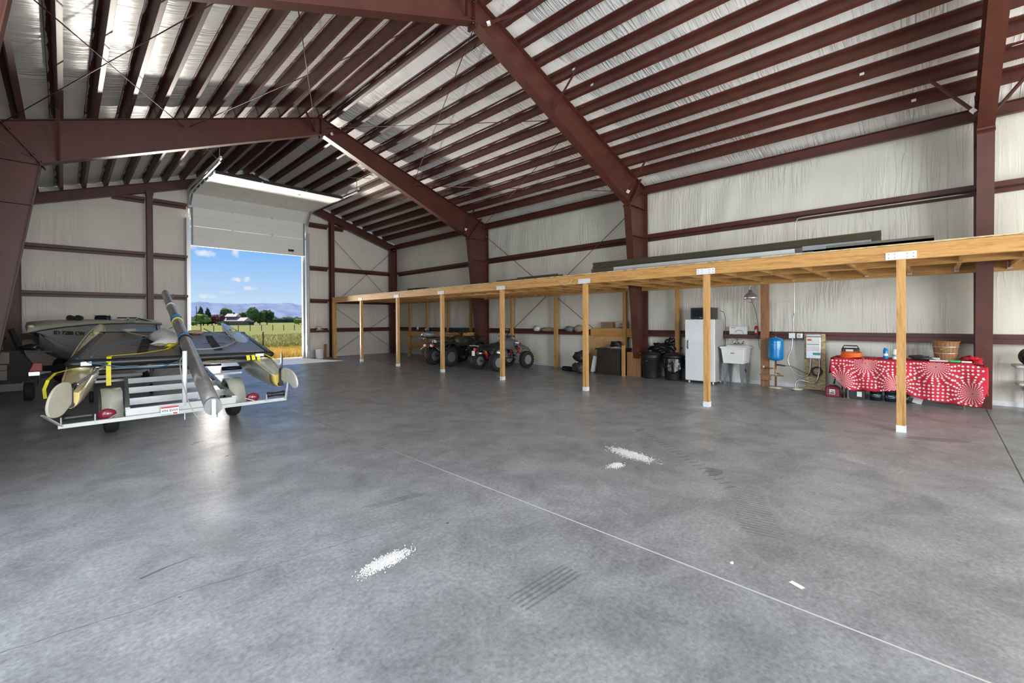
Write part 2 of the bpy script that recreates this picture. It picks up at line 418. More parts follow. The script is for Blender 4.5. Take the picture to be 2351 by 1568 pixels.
# end wall in one mesh around the door opening
def endwall(name,Y,sgn,holes,mat):
    m=MB(); segs=[]
    xs=[XL]+[h for p in holes for h in (p[0],p[1])]+[XR]
    for i in range(len(xs)-1):
        a,b=xs[i],xs[i+1]; z0=0
        if i%2==1: z0=holes[i//2][2]
        n=max(2,int((b-a)/.12)); mid=[a+(b-a)*k/n for k in range(n+1)]
        def P(u,w,a=a,b=b,z0=z0):
            x=a+(b-a)*u; zt=ztop(x)+.2; z=z0+(zt-z0)*w
            q=billow(z,ze,.04)*(1+.3*noise.noise(Vector((x,z*.6,9))))+.014*noise.noise(Vector((x*3.3,z*.5,4)))
            q*=min(1,abs(z-z0)*3)*min(1,(x-a)*4,(b-x)*4) if b-a>.5 else 0
            return (x,Y-sgn*q,z)
        m.grid(P,n+1,50 if z0==0 else 16)
        def Pb(u,w,a=a,b=b,z0=z0):
            x=a+(b-a)*u; return (x,Y+sgn*.12,z0+(ztop(x)+.2-z0)*w)
        m.grid(Pb,n+1,2)
    for h in holes:
        z=h[2]
        for x in h[:2]: m.add([(x,Y,0),(x,Y+sgn*.12,0),(x,Y+sgn*.12,z),(x,Y,z)],[(0,1,2,3)])
        m.add([(h[0],Y,z),(h[1],Y,z),(h[1],Y+sgn*.12,z),(h[0],Y+sgn*.12,z)],[(0,1,2,3)])
    return struct(m.build(name,mat,org=(0,Y,0)))
endwall('wall_far',YE,1,[(DX0,DX1,5.0)],'wall_liner_end')
endwall('wall_near',YN,-1,[(-.6,3.6,4.4),(5.4,9.6,4.4)],'wall_liner_end')  # both doorways are added out of view to let light in
# roof liner: sags between the purlins
PUR=[.15]+[.62+.47*k for k in range(11)]
def roof(side):
    m=MB(); prof=[]
    ds=[0.0]+PUR+[6.12]
    for a,b in zip(ds[:-1],ds[1:]):
        for k in range(5):
            d=a+(b-a)*k/5; prof.append((d,.215-.028*math.sin(PI*k/5)))
    prof.append((6.12,.2))
    ny=220
    def P(u,w):
        y=YN+(YE-YN)*u; i=min(int(round(w*(len(prof)-1))),len(prof)-1); d,h=prof[i]
        s=.012*noise.noise(Vector((d*2,y*2.3,side)))+.006*noise.noise(Vector((d*2,y*7,side)))
        x=RX+side*d; return (x,y,6.86-d/3+h+.008+s*min(1,max(0,(.215-h)/.028)))
    m.grid(P,ny,len(prof))
    m.add([(RX,YN,7.25),(RX,YE,7.25),(RX+side*6.12,YE,5.2),(RX+side*6.12,YN,5.2)],[(0,1,2,3)])
    return m
mm=roof(1); mm2=roof(-1); o=len(mm.v); mm.v+=mm2.v; mm.f+=[tuple(i+o for i in f) for f in mm2.f]; mm.sm+=mm2.sm
struct(mm.build('ceiling','roof_liner',org=(RX,0,5)))
# base channels
struct(MB().bx(XR-.035,XR-.005,YN,YE,0,.085).build('trim_1','galv_white'))
struct(MB().bx(XL+.005,XL+.035,YN,YE,0,.085).build('trim_2','galv_white'))
struct(MB().bx(DX1+.02,XR,YE-.03,YE-.005,0,.07).build('trim_3','galv_white'))
struct(MB().bx(XL,DX0-.02,YE-.03,YE-.005,0,.07).build('trim_4','galv_white'))
# ---------------------------------------------------------------- steel frames
FY={'near':-.52,'middle':5.57,'third':11.75,'far':17.97}
def ipoly(web,p,q,flw,Y,parent,mt):
    pass
def column(Y,side,nm,mt='steel_red',narrow=False):
    """tapered I column: side +1 right wall, -1 left wall"""
    X=lambda d: RX+side*d
    t=thing('steel_column',nm,'column',(X(5.7),Y,0),0)
    ox,oy=X(5.7),Y
    if narrow: ib,it=5.62,5.62
    else: ib,it=(5.56,5.05) if side>0 else (5.74,5.07)
    zk=4.38 if not narrow else 4.75; od=5.94
    w=MB(); a=.005
    w.prism([(X(ib)-ox,0.0),(X(od)-ox,0.0),(X(od)-ox,4.86),(X(it)-ox,zk)],'Y',-a,a); w.build('web',mt,t)
    for nme,d0,z0,d1,z1 in(('inner_flange',ib,0,it,zk),('outer_flange',od,0,od,4.86)):
        MB().bar((X(d0)-ox,0,z0),(X(d1)-ox,0,z1),.19 if not narrow else .15,.012,up=(side,0,0)).build(nme,mt,t)
    if not narrow:
        # knee plates and stiffeners
        for z in(GZ[2]-.02,zk-.03):
            k=(z/zk); di=ib+(it-ib)*k
            MB().bx(X(di)-ox,X(od)-ox,-.085,.085,z-.006,z+.006).build('stiffener',mt,t)
        MB().bx(X(ib+.0)-ox-.0,X(od)-ox,-.09,.09,0,.015).build('base_plate',mt,t)
    return t
def rafter(Y,side,nm,mt='steel_red',end=False):
    X=lambda d: RX+side*d
    t=thing('steel_rafter',nm,'rafter',(X(2.9),Y,5.2)); ox,oz=X(2.9),5.2
    if end: A=[(0,6.86),(5.9,ztop(RX+5.9)),(5.9,ztop(RX+5.9)-.29),(0,6.86-.29)]
    else: A=[(0,6.86),(5.94,ztop(RX+5.94)),(5.05,4.38),(0,6.43)]
    P=[(X(d)-ox,z-oz) for d,z in A]
    MB().prism(P,'Y',-.005,.005).build('web',mt,t)
    wd=.19 if not end else .15
    MB().bar((P[0][0],0,P[0][1]),(P[1][0],0,P[1][1]),wd,.012).build('top_flange',mt,t)
    b0,b1=(P[3],P[2])
    MB().bar((b0[0],0,b0[1]),(b1[0],0,b1[1]),wd,.012).build('bottom_flange',mt,t)
    if not end:
        # bolted end plates at ridge and knee
        MB().bx(X(.012)-ox-.008,X(.012)-ox+.008,-.1,.1,6.33-oz,6.93-oz).build('ridge_plate',mt,t)
        p=(X(5.02)-ox,0,4.30-oz); q=(X(5.62)-ox,0,ztop(RX+5.62)+.1-oz)
        MB().bar(p,q,.2,.02,up=(side,0,0)).build('knee_plate',mt,t)
        bo=MB()
        for k in(.12,.26,.74,.88):
            for yy in(-.07,.07):
                c=Vector(p).lerp(Vector(q),k)+Vector((0,yy,0)); nrm=(Vector(q)-Vector(p)).cross(Vector((0,1,0))).normalized()
                bo.cyl(c-nrm*.03,c+nrm*.03,.014,6)
        bo.build('knee_bolts','black_plastic',t)
        bo=MB()
        for z in(6.40,6.48,6.74,6.82):
            for yy in(-.07,.07): bo.cyl((X(.012)-ox-.04,yy,z-oz),(X(.012)-ox+.04,yy,z-oz),.013,6)
        bo.build('ridge_bolts','black_plastic',t)
    return t
FN={'near':'frame beside the red starred table','middle':'frame in mid hall','third':'frame nearer the open door','far':'far wall beside the open door','behind':'near end frame'}
for k,side,sn in(('near',1,'right'),('middle',1,'right'),('third',1,'right'),('middle',-1,'left'),('third',-1,'left')):
    column(FY[k],side,f'dark red tapered steel column on the {sn} wall, {FN[k]}')
column(FY['near'],-1,'dark red tapered steel column on the left wall, level with the camera')
for side,sn in((1,'right'),(-1,'left')):
    column(FY['far'],side,f'narrow dark red steel corner column at the {sn} end of the door wall',narrow=True)
    for k in('near','middle','third'):
        rafter(FY[k],side,f'deep dark red steel rafter, {sn} slope, {FN[k]}')
    rafter(FY['far'],side,f'shallow dark red rafter along the door wall, {sn} slope',end=True)
# end wall posts
for X,nm in((1.92,'dark red steel wall post left of the open door'),(7.75,'dark red steel wall post right of the open door')):
    t=thing('wall_post',nm,'post',(X,FY['far'],0)); zt=ztop(X)-.28
    MB().bx(-.004,.004,-.1,.1,0,zt).build('web','steel_red',t)
    for y,n in((-.1,'inner_flange'),(.1,'outer_flange')): MB().bx(-.075,.075,y-.006,y+.006,0,zt).build(n,'steel_red',t)
    MB().bx(-.09,.09,-.13,-.05,zt-.12,zt+.02).build('clip','steel_red',t)
# ---------------------------------------------------------------- purlins
BAY={'A':(11.75,17.97,'bay beside the door'),'B':(5.57,11.75,'second bay from the door'),'C':(-.52,5.57,'third bay from the door'),'D':(-6.6,-.52,'bay nearest the camera')}
def zee(y0,y1,h=.2):
    """bottom flange toward +X, top flange toward -X; origin at web bottom"""
    m=MB(); t=.004
    m.bx(-t/2,t/2,y0,y1,0,h); m.bx(0,.065,y0,y1,0,t); m.bx(.061,.065,y0,y1,0,.02)
    m.bx(-.065,0,y0,y1,h-t,h); m.bx(-.065,-.061,y0,y1,h-.02,h)
    k=y0+.15
    while k<y1: m.bx(-.04,-.034,k,k+.006,h-.022,h-t); k+=.3
    return m
PROTO={}
for side,sn in((1,'right'),(-1,'left')):
    for b,(y0,y1,bn) in BAY.items():
        if side<0 and b in'CD': continue
        if b=='D' : ks=range(4,12)
        else: ks=range(12)
        key=(round(y1-y0,2),b in 'A')
        for k in ks:
            d=PUR[k]; x=RX+side*d; z=ztop(x)+.003
            L_=y1-y0+ (0 if b=='A' else .5)
            if key not in PROTO:
                o=zee(-.25,L_-.25 if b!='A' else L_+.2).build('roof_purlin','steel_red',org=(0,0,0)); PROTO[key]=o.data
            else:
                o=bpy.data.objects.new('roof_purlin',PROTO[key]); COL.objects.link(o)
            o.location=(x+(.008 if b in 'BD' else 0),y0,z); o.rotation_euler=(0,side*math.atan(1/3),0)
            tag(o,f'dark red purlin, {sn} roof slope, {ORD[k]} below the ridge, {bn}','purlin','roof purlins under the white liner')
    for b,(y0,y1,bn) in BAY.items():
        if side<0 and b in'CD': continue
        m=MB(); x=RX+side*5.88
        m.bx(x-.004,x+.004,y0,y1,4.74,4.95); m.bx(x-side*.075,x,y0,y1,4.74,4.75); m.bx(x-side*.075,x,y0,y1,4.94,4.95); m.bx(x-side*.075,x-side*.07,y0,y1,4.74,4.765)
        tag(m.build('eave_strut','steel_red'),f'dark red eave strut along the top of the {sn} wall, {bn}','strut')
# girts
def girt_h(x0,x1,y0,y1,z,inx,outx,axis):
    m=MB(); t=.005; f=.08 if z<1.5 else -.08
    if axis=='Y':   # runs along Y; inx inner edge X, outx outer edge
        m.bx(min(inx,outx),max(inx,outx),y0,y1,z-t/2,z+t/2); m.bx(inx-t/2,inx+t/2,y0,y1,z,z-f); m.bx(outx-t/2,outx+t/2,y0,y1,z,z+f)
    else:
        m.bx(x0,x1,min(inx,outx),max(inx,outx),z-t/2,z+t/2); m.bx(x0,x1,inx-t/2,inx+t/2,z,z-f); m.bx(x0,x1,outx-t/2,outx+t/2,z,z+f)
    return m
HN=['lowest','second','third','top']
GZR=[1.11,2.36,3.62]
for side,sn in((1,'right'),(-1,'left')):
    for b,(y0,y1,bn) in BAY.items():
        if side<0 and b in 'CD': continue
        for i,z in enumerate(GZR):
            xi=RX+side*5.9; xo=RX+side*6.08
            tag(girt_h(0,0,y0+.01,y1-.01,z,xi,xo,'Y').build('wall_girt','steel_red'),f'dark red {HN[i]} girt of the {sn} wall, {bn}','girt','girts of the side walls')
for x0,x1,pn in((XL+.15,1.82,'left of the left wall post'),(2.02,2.9,'between left wall post and door'),(6.86,7.66,'between door and right wall post'),(7.84,10.66,'between right wall post and corner')):
    for i,z in enumerate(GZ+[5.36]):
        a,b=x0,x1
        if i==3:
            if x0<0: a=1.05
            if x1>10: b=8.35
        tag(girt_h(a,b,0,0,z+(.0),17.97-.0,YE-.06,'X').build('wall_girt','steel_red'),f'dark red {HN[i]} girt of the door wall, {pn}','girt','girts of the door wall')
# ridge bracing angles between the purlins at frames, flange braces
def brace(p,q,nm,tagp=False):
    t=thing('flange_brace',nm,'brace',p); p=Vector(p);q=Vector(q); d=q-p
    MB().bar((0,0,0),d,.05,.005).build('angle_leg','steel_red',t)
    MB().bar(Vector((0,0,.0)),d,.005,.05).build('angle_leg','steel_red',t)
    if tagp:
        MB().bar(d*.12,d*.20,.054,.054).build('paper_tag','paper_white',t)
def bz(d): return 6.43-(6.43-4.38)/5.05*d if d<5.05 else 4.38
def br(Y,side,d,dy,nm,tp=False):
    dd=min(PUR,key=lambda q:abs(q-d)); x=RX+side*dd
    brace((x,Y+(.05 if dy>0 else -.05),bz(dd)+.02),(x,Y+dy,ztop(x)+.01),nm,tp)
br(FY['middle'],1,2.0,-.62,'short dark red flange brace on the middle frame, upper right slope')
br(FY['middle'],1,4.85,-.62,'short dark red flange brace near the knee of the middle right frame',True)
br(FY['third'],1,4.85,-.62,'short dark red flange brace near the knee of the third right frame',True)
br(FY['near'],1,4.85,.62,'long dark red flange brace leaning left off the near right frame',True)
br(FY['near'],1,4.85,-.62,'dark red flange brace leaning right off the near right frame')
br(FY['third'],-1,4.75,-.62,'dark red flange brace across the left knee of the third frame')
for k,n in(('third','third'),('middle','middle')):
    for s in(-1,1):
        x=RX+s*.62
        brace((x-s*.45,FY[k]-.05,6.45),(x,FY[k]-.62,ztop(x)+.0),f'dark red ridge brace on the {n} frame, {"left" if s<0 else "right"} of the peak',s>0)
# rods
def rod(p,q,nm,r=.008,mt='steel_red'):
    t=thing('bracing_rod',nm,'rod',p); d=Vector(q)-Vector(p)
    MB().cyl((0,0,0),d,r,6).build('rod',mt,t)
    n=d.normalized()
    MB().cyl(-n*.06,n*.0,.016,6).build('nut','galv',t)
def fz(d): return ztop(RX+d)-.16
Y2,Y3=FY['third'],FY['middle']
for s,sn in((1,'right'),(-1,'left')):
    for a,b,n in((.15,2.85,'upper'),(2.95,5.7,'lower')):
        rod((RX+s*a,Y2,fz(a)),(RX+s*b,Y3,fz(b)),f'thin steel bracing rod, {n} {sn} roof panel, high end near the door')
        rod((RX+s*b,Y2,fz(b)),(RX+s*a,Y3,fz(a)),f'thin steel bracing rod, {n} {sn} roof panel, low end near the door')
rod((10.62,11.6,4.45),(10.62,5.75,.25),'thin dark rod crossing the right wall, high end near the door',.009)
rod((10.62,5.75,4.45),(10.62,11.6,.25),'thin dark rod crossing the right wall, low end near the door',.009)
for z0,z1,n in((2.2,4.85,'upper'),(.15,2.05,'lower')):
    rod((7.84,17.93,z1),(10.6,17.93,z0),f'thin dark rod on the door wall, {n} panel, falling to the right')
    rod((10.6,17.93,z1-.15),(7.84,17.93,z0),f'thin dark rod on the door wall, {n} panel, falling to the left')
# paper tags stuck on purlins are small stickers
for i,(x_d,y,nm) in enumerate(((1.56+.47,4.9,'below'),(2.5,4.75,'above'))):
    pass
# ---------------------------------------------------------------- overhead door
dt=thing('overhead_door','white sectional overhead door rolled half up in the far wall','door',(4.86,18.05,0))
cx=4.86; W=DX1-DX0-.06
def sect(p,q,th=.045,nm='door_section',n=(0,-1,0)):
    """section between profile points p,q=(y,z)"""
    p=Vector((0,p[0]-18.05,p[1]));q=Vector((0,q[0]-18.05,q[1])); d=(q-p); d1=d.normalized()
    m=MB(); m.bar(p+d1*.004,q-d1*.004,W,th,up=n)
    o=m.build(nm,'door_panel',dt,bevel=.004); return o,p,q
prof=[(18.08,4.09),(18.08,4.735),(18.08,5.38),(17.72,5.72)]
prof[3]=(17.66,5.76)
y=17.66
for k in range(5): y-=.60; prof.append((y,5.755-.008*k))
secs=[sect(prof[i],prof[i+1],n=((0,-1,0) if i<2 else ((0,-.68,-.73) if i==2 else (0,0,-1)))) for i in range(len(prof)-1)]
def door_hinge(c,nrm,par):
    m=MB(); c=Vector(c); 
    n=Vector(nrm)
    v=Vector((0,1,0)) if abs(n.z)>.5 else Vector((0,0,1))
    m.bar(c-v*.055+n*.004,c+v*.055+n*.004,.05,.006,up=n); m.bar(c-Vector((.025,0,0))+n*.012,c+Vector((.025,0,0))+n*.012,.03,.014,up=n)
    m.build('hinge','galv',par)
for i,(o,p,q) in enumerate(secs):
    n=(0,-1,0) if i<2 else ((0,-.68,-.73) if i==2 else (0,0,-1))
    for sx in(-.65,.65):
        if i==0: door_hinge(Vector((sx,-.03,q.z)),n,o)
        elif i==1: door_hinge(Vector((sx,-.03,q.z)),n,o)
        elif i>=2: door_hinge(Vector((sx,q.y,q.z-.03)),(0,0,-1),o)
    # end stiles
    for sx in(-W/2+.03,W/2-.03):
        MB().bar(p+Vector((sx,0,0))+Vector(n)*.028,q+Vector((sx,0,0))+Vector(n)*.028,.06,.006,up=n).build('end_stile','galv_white' if i>1 else 'grey_sheet',o)
        MB().bx(sx-.02+(.04 if sx>0 else -.04),sx+.02+(.04 if sx>0 else -.04),q.y-.035,q.y+.035,q.z-.035,q.z+.035).build('roller','galv',o)
    # groove lines pressed into section
    for k in(.5,):
        c0=p.lerp(q,k)+Vector(n)*.0235
        MB().bar(c0-Vector((W/2-.06,0,0)),c0+Vector((W/2-.06,0,0)),.004,.0015,up=n).build('pressed_line','grey_side',o)
MB().bx(W/2-.62,W/2-.42,-.03,.02,4.2,4.28).build('lift_handle','black_plastic',secs[0][0])
MB().bx(-W/2,W/2,-.015,.06,4.06,4.09).build('bottom_seal','white',secs[0][0])
tp=secs[-1][2]
MB().bx(-W/2,W/2,tp.y-.02,tp.y+.02,tp.z-.05,tp.z+.04).build('top_strut','black_plastic',dt)
# tracks
for s,sn in((-1,'left'),(1,'right')):
    xx=4.86+s*(W/2+.075)
    t=thing('door_track',f'galvanised overhead door track on the {sn} side of the opening','track',(xx,18.05,0))
    path=[(0,-.04,0),(0,-.04,4.9)]
    for k in range(1,8):
        a=PI/2*k/8; path.append((0,-.04-.62*(1-math.cos(a)),4.98+.78*math.sin(a)))
    path+=[(0,-.72,5.77),(0,-4.3,5.75)]
    m=MB()
    for a,b in zip(path[:-1],path[1:]): m.bar(a,b,.01,.055,up=(1,0,0)); m.bar(Vector(a)+Vector((s*.025,0,0)),Vector(b)+Vector((s*.025,0,0)),.06,.006,up=(1,0,0))
    m.build('rail','galv',t)
    MB().bar((0-s*.0,.0,5.95),(0,-4.45,5.83),.045,.07).build('angle_iron','galv_white',t)
    m=MB(); 
    for z in [.3+.45*k for k in range(11)]: m.bx(-.03,.03,-.06,.1,z,z+.05)
    m.build('bracket','galv',t)
    z1=ztop(xx)+.02
    MB().bar((0,-4.3,5.75),(0,-4.3,z1),.035,.006).build('hanger','galv',t)
    MB().bar((0,-4.3,5.75),(s*.0-.35,-3.9,z1+.05),.03,.005).build('hanger','galv',t)
    MB().bar((-.55,-3.7,z1+.03),(.35,-4.6,z1-.02),.035,.006).build('hanger_angle','galv',t)
# jamb trims
struct(MB().bx(DX0-.1,DX0+.0,18.0,YE-.02,0,5.0).build('trim_5','galv'))
struct(MB().bx(DX1+.0,DX1+.13,18.0,YE-.02,0,5.0).build('trim_6','galv'))
struct(MB().bx(DX0-.02,DX0+.025,YE-.02,YE+.14,0,5.0).build('trim_7','grey_side'))
struct(MB().bx(DX1-.04,DX1+.01,YE-.02,YE+.14,0,5.0).build('trim_8','grey_side'))
ch=MB(); zz=.7
while zz<4.9: ch.tube([(0,0,zz),(0,0,zz+.035)],.008,5); zz+=.05
o=ch.build('hoist_chain','galv',org=(0,0,0)); o.location=(DX0-.16,17.9,0); tag(o,'galvanised hoist chain hanging beside the left door track','chain')
# ---------------------------------------------------------------- storage platform
PX=7.51
bt=thing('platform_beam','long light timber front beam of the storage platform','beam',(PX,7.6,2.22))
MB().bx(0,.089,-10.2,9.8,.0,.184).build('beam_face','fir_y',bt)
tag(MB().bx(PX-.01,10.72,-2.6,17.42,2.407,2.425).build('platform_deck','osb'),'thin board deck on top of the timber storage platform','deck')
tag(MB().bx(8.86,8.90,-2.6,17.4,2.25,2.40).build('platform_joist','fir_y'),'long timber running midway under the storage platform','joist')
tag(MB().bx(10.58,10.62,-2.6,17.4,2.22,2.405).build('ledger_board','fir_y'),'timber ledger board fixed along the right wall under the platform','ledger')
jo=None
yj=[-2.0+.592*k for k in range(33)]
for k,y in enumerate(yj):
    if jo is None:
        jo=thing('platform_joist','x','joist',(PX+.09,y,2.265),group='joists across the storage platform')
        MB().bx(0,2.98,-.019,.019,0,.139).build('joist_board','fir_x',jo)
        m=MB(); m.bx(2.94,2.985,-.03,.03,-.015,.1); m.build('joist_hanger','galv',jo)
        o=jo
    else: o=dup(jo,(PX+.09,y,2.265))
    o['label']=f'timber joist across under the platform, {k+1} along from the camera end'
def post(x,y,w,d,z1,label,cap=True,base=True,mt='fir_z',group=None):
    t=thing('timber_post',label,'post',(x,y,0),group=group)
    MB().bx(-d/2,d/2,-w/2,w/2,.0,z1).build('post_shaft',mt,t)
    if base: MB().bx(-d/2-.004,d/2+.004,-w/2-.004,w/2+.004,0,.085).build('post_base','galv_white',t)
    if cap:
        MB().bx(-d/2-.008,-d/2-.002,-.15,.15,z1+.005,z1+.10).build('post_cap','galv_white',t)
        m=MB()
        for a in(-.12,-.06,.06,.12):
            for c in(.03,.075): m.cyl((-d/2-.011,a,z1+c),(-d/2-.006,a,z1+c),.006,6)
        m.build('cap_nails','black_plastic',t)
    return t
yp=[15.03,12.55,10.16,7.71,5.24,2.79,.345]
pl=['far post standing in open floor left of the workbench','second post from the door end, in front of the workbench','post in front of the camouflage quad','post in front of the sport quad','post left of the dark cabinet','post in front of the white refrigerator','nearest post, in front of the starred tablecloth']
for y,l in zip(yp,pl): post(PX+.045,y,.089,.089,2.22,'light timber platform '+l)
post(PX+.05,17.33,.14,.12,2.22,'light timber platform post against the door wall',cap=False,base=False)
for y,w,l in((16.6,.089,'behind the left end of the workbench'),(15.3,.089,'behind the workbench'),(13.9,.06,'thin, behind the camouflage quad'),(12.5,.089,'just left of the third steel column'),(10.35,.089,'behind the sport quad'),(8.45,.11,'beside the ledge of sacks'),(6.07,.1,'right of the plywood sheets'),(4.62,.1,'behind the second rubbish bin'),(2.69,.15,'broad and brown beside the blue tank')):
    post(10.6,y,w,.085,2.22,'timber wall post '+l,cap=False,base=False,mt='fir_z' if y>3 else 'brown_board')
# ---------------------------------------------------------------- outside
g=MB()
def gp(u,v):
    y=YE+.12+(2600)*(v**3); x=-1400*v**3-60+(2900*v**3+160)*u
    return (x,y,-.12-.35*min(1,(y-YE)/30))
g.grid(gp,40,40)
tag(g.build('field_ground','grass_field',org=(0,YE,0)),None,None,kind='structure')
tag(MB().bx(-2,12,YE+.12,YE+1.1,-.2,-.02).build('apron_ground','ground_dirt'),None,None,kind='structure')
def blades(name,n,y0,y1,h0,h1,mt,label,w=.02,pw=1.0):
    m=MB(); rr=random.Random(n)
    for i in range(n):
        y=y0+(y1-y0)*rr.random()**pw; x=y*(.12+.31*rr.random()); h=(h0+(h1-h0)*rr.random())
        z=-.12-.35*min(1,(y-YE)/30); a=rr.random()*PI; dx,dy=math.cos(a)*w,math.sin(a)*w; lx,ly=rr.uniform(-.12,.12)*h*3,rr.uniform(-.12,.12)*h*3
        m.add([(x-dx,y-dy,z),(x+dx,y+dy,z),(x+lx*.5+dx*.6,y+ly*.5,z+h*.6),(x+lx,y+ly,z+h)],[(0,1,2),(0,2,3)])
    return tag(m.build(name,mt,org=(5,y0,0)),label,'grass',kind='stuff')
blades('tall_grass',9000,19.4,25,.2,.48,'grass_gold','tall dry golden grass just outside the open door',.012)
blades('green_grass',6000,19.4,34,.12,.34,'grass_green','green grass growing among the golden weeds',.016)
blades('pasture_grass',5000,25,70,.15,.4,'grass_gold','paler pasture grass beyond the fence',.03,1.4)
# fence
for i,(x,y) in enumerate(((9.9,34.5),(14.6,33.8),(5.0,35.3))):
    o=MB().cyl((0,0,0),(0,0,1.25),.045,7).build('fence_post','dark_wood',org=(0,0,0)); o.location=(x,y,-.5)
    tag(o,('dark wooden fence post in the pasture, second from the right','dark wooden fence post in the pasture, rightmost','dark wooden fence post in the pasture, farthest left')[i],'fence post','pasture fence posts')
for k,z in enumerate((.1,.35,.6)):
    m=MB(); m.tube([(0,36.3,z),(5,35.3,z),(9.9,34.5,z),(14.6,33.8,z),(20,33,z)],.006,4)
    tag(m.build('fence_wire','galv'),f'thin fence wire across the pasture, {("lowest","middle","top")[k]} strand','wire')
for k in range(14):
    y=100; x=36+k*.0-14*1.0+ k*2.2
    o=MB().cyl((0,0,0),(0,0,1.3),.07,6).build('fence_post','dark_wood',org=(0,0,0)); o.location=(13+k*2.1,108-k*.4,-.5)
    tag(o,f'small distant fence post along the field edge, number {k+1} from the left','fence post','distant fence posts')
# mountains: a real ridge, far off
def ridge(name,D,hb,amp,seed,mt,x0,x1,base=-5):
    m=MB()
    def P(u,v):
        x=x0+(x1-x0)*u; n=noise.noise(Vector((x*.0021,seed,0)))+.5*noise.noise(Vector((x*.006,seed,1)))+.25*noise.noise(Vector((x*.017,seed,2)))+.18*noise.noise(Vector((x*.05,seed,2)))
        h=hb+amp*n
        t=v; return (x,D-600*(1-t)+60*noise.noise(Vector((x*.01,v*3,5))),base+(h-base)*(t**1.3)+14*noise.noise(Vector((x*.02,v*6,seed)))*t*(1-t)*4)
    m.grid(P,260,14)
    m.add([(x0,D+800,base),(x1,D+800,base),(x1,D+1,hb*.6),(x0,D+1,hb*.6)],[(0,1,2,3)])
    return m.build(name,mt,org=((x0+x1)/2,D,base))
tag(ridge('mountain_range',5200,196,34,3,'mountain',200,3300),'hazy blue mountain range along the horizon','mountains')
# trees
def crown(m,c,r,h,seed,n=9,conical=False):
    rr=random.Random(seed)
    for i in range(n):
        t=i/(n-1); 
        if conical: q=(1-t)**.8*r*.75+.15; p=(c[0]+rr.uniform(-.2,.2),c[1]+rr.uniform(-.2,.2),c[2]+h*(.15+.85*t)); m.blob(p,(q*1.2,q*1.2,h/n*.9),3,.4,3,seed+i)
        else:
            a=rr.random()*2*PI; q=r*.55*rr.random()**.5; p=(c[0]+q*math.cos(a),c[1]+q*math.sin(a),c[2]+h*(.38+.47*rr.random())); m.blob(p,(r*.5,r*.5,h*.22),3,.34,2.6,seed+i)
def tree(px,y,hh,r,mt,label,seed,con=False):
    # px is bearing tan (x/y)
    x=px*y; t=thing('tree',label,'tree',(x,y,-.5))
    MB().tube([(0,0,0),(.1,0,hh*.3),(0,.1,hh*.75)],[.3,.22,.08],6).build('trunk','dark_wood',t)
    m=MB(); crown(m,(0,0,0),r,hh,seed,14 if con else 16,con); m.build('crown',mt,t)
def tanx(px):
    r=(px-1175.5)/f_; return (math.sin(yaw)+r*math.cos(yaw))/(math.cos(yaw)-r*math.sin(yaw))
D=300
T=[(461,10.5,3.0,'tree_dark',1,'tall dark spruce, leftmost beyond the field'),(477,10.0,3.0,'tree_dark',1,'tall dark spruce, second from the left beyond the field'),
(467,6.5,4.2,'tree_lime',0,'round light green tree in front of the two spruces'),(501,6.2,3.6,'tree_red',0,'dark red leaved tree left of the farmhouse'),(519,9.5,3.4,'tree_green',0,'green tree directly left of the farmhouse roof'),
(556,7.6,2.9,'tree_green',0,'narrow green tree right of the farmhouse'),(582,10.8,3.6,'tree_green',0,'large green tree, left of the right hand clump'),(597,8.4,3.0,'tree_green',0,'middle green tree of the right hand clump'),(613,9.0,4.0,'tree_dark',0,'broad dark green tree, right end of the clump'),
(487,4.0,2.4,'tree_dark',0,'small dark tree beside the spruces'),(443,2.6,3.0,'tree_lime',0,'low lime green bush at the left door jamb'),(510,2.3,3.6,'tree_lime',0,'low lime green bush before the red tree'),(686,3.4,2.8,'tree_lime',0,'low green bush near the right door jamb'),(693,4.2,2.4,'tree_dark',0,'dark bush at the right edge of the view')]
for i,(px,h,r,mt,con,l) in enumerate(T): tree(tanx(px),D+(i%3)*6-(14 if 'low' in l or 'round' in l else 0),h,r,mt,l,i*13+5,bool(con))
m=MB(); 
rr=random.Random(4)
for k in range(60):
    px=625+rr.random()*90; y=900+rr.random()*60; m.blob((tanx(px)*y,y,2),(14,8,8*rr.uniform(.6,1.2)),1,.3,2,k)
for k in range(30):
    px=437+rr.random()*60; y=900+rr.random()*60; m.blob((tanx(px)*y,y,2),(14,8,8*rr.uniform(.6,1.2)),1,.3,2,k)
tag(m.build('tree_line','tree_dark'),'low dark tree line far across the plain','trees',kind='stuff')
# farmhouse
hx=tanx(535)*D; t=thing('farmhouse','brown farmhouse with pale pink roofs among the trees','house',(hx,D-2,-.5),-.7)
def gable(m,x0,x1,y0,y1,z0,z1,rf):
    xm=(x0+x1)/2; m.bx(x0,x1,y0,y1,z0,z1)
MB().bx(-6,7,-4,4,0,2.6).build('wall','house_wall',t)
MB().prism([(-4.8,2.5),(4.8,2.5),(0,4.6)],'X',-7,8).build('roof','house_roof',t)
MB().bx(-3,2,-2.4,2.4,2.6,5.2).build('upper_wall','house_wall',t)
MB().prism([(-3.2,5.1),(3.2,5.1),(0,6.9)],'X',-3.6,2.6).build('upper_roof','house_roof',t)
MB().bx(-.4,.4,-.3,.3,6.4,7.7).build('chimney','house_wall',t)
t=thing('garden_shed','small red shed with a pale steep roof beside the farmhouse','shed',(tanx(569)*D,D-1,-.5),-.7)
MB().bx(-2.2,2.2,-2,2,0,2).build('wall','tree_red',t); MB().prism([(-2.7,1.9),(2.7,1.9),(0,4.3)],'Y',-2.3,2.3).build('roof','house_roof',t)
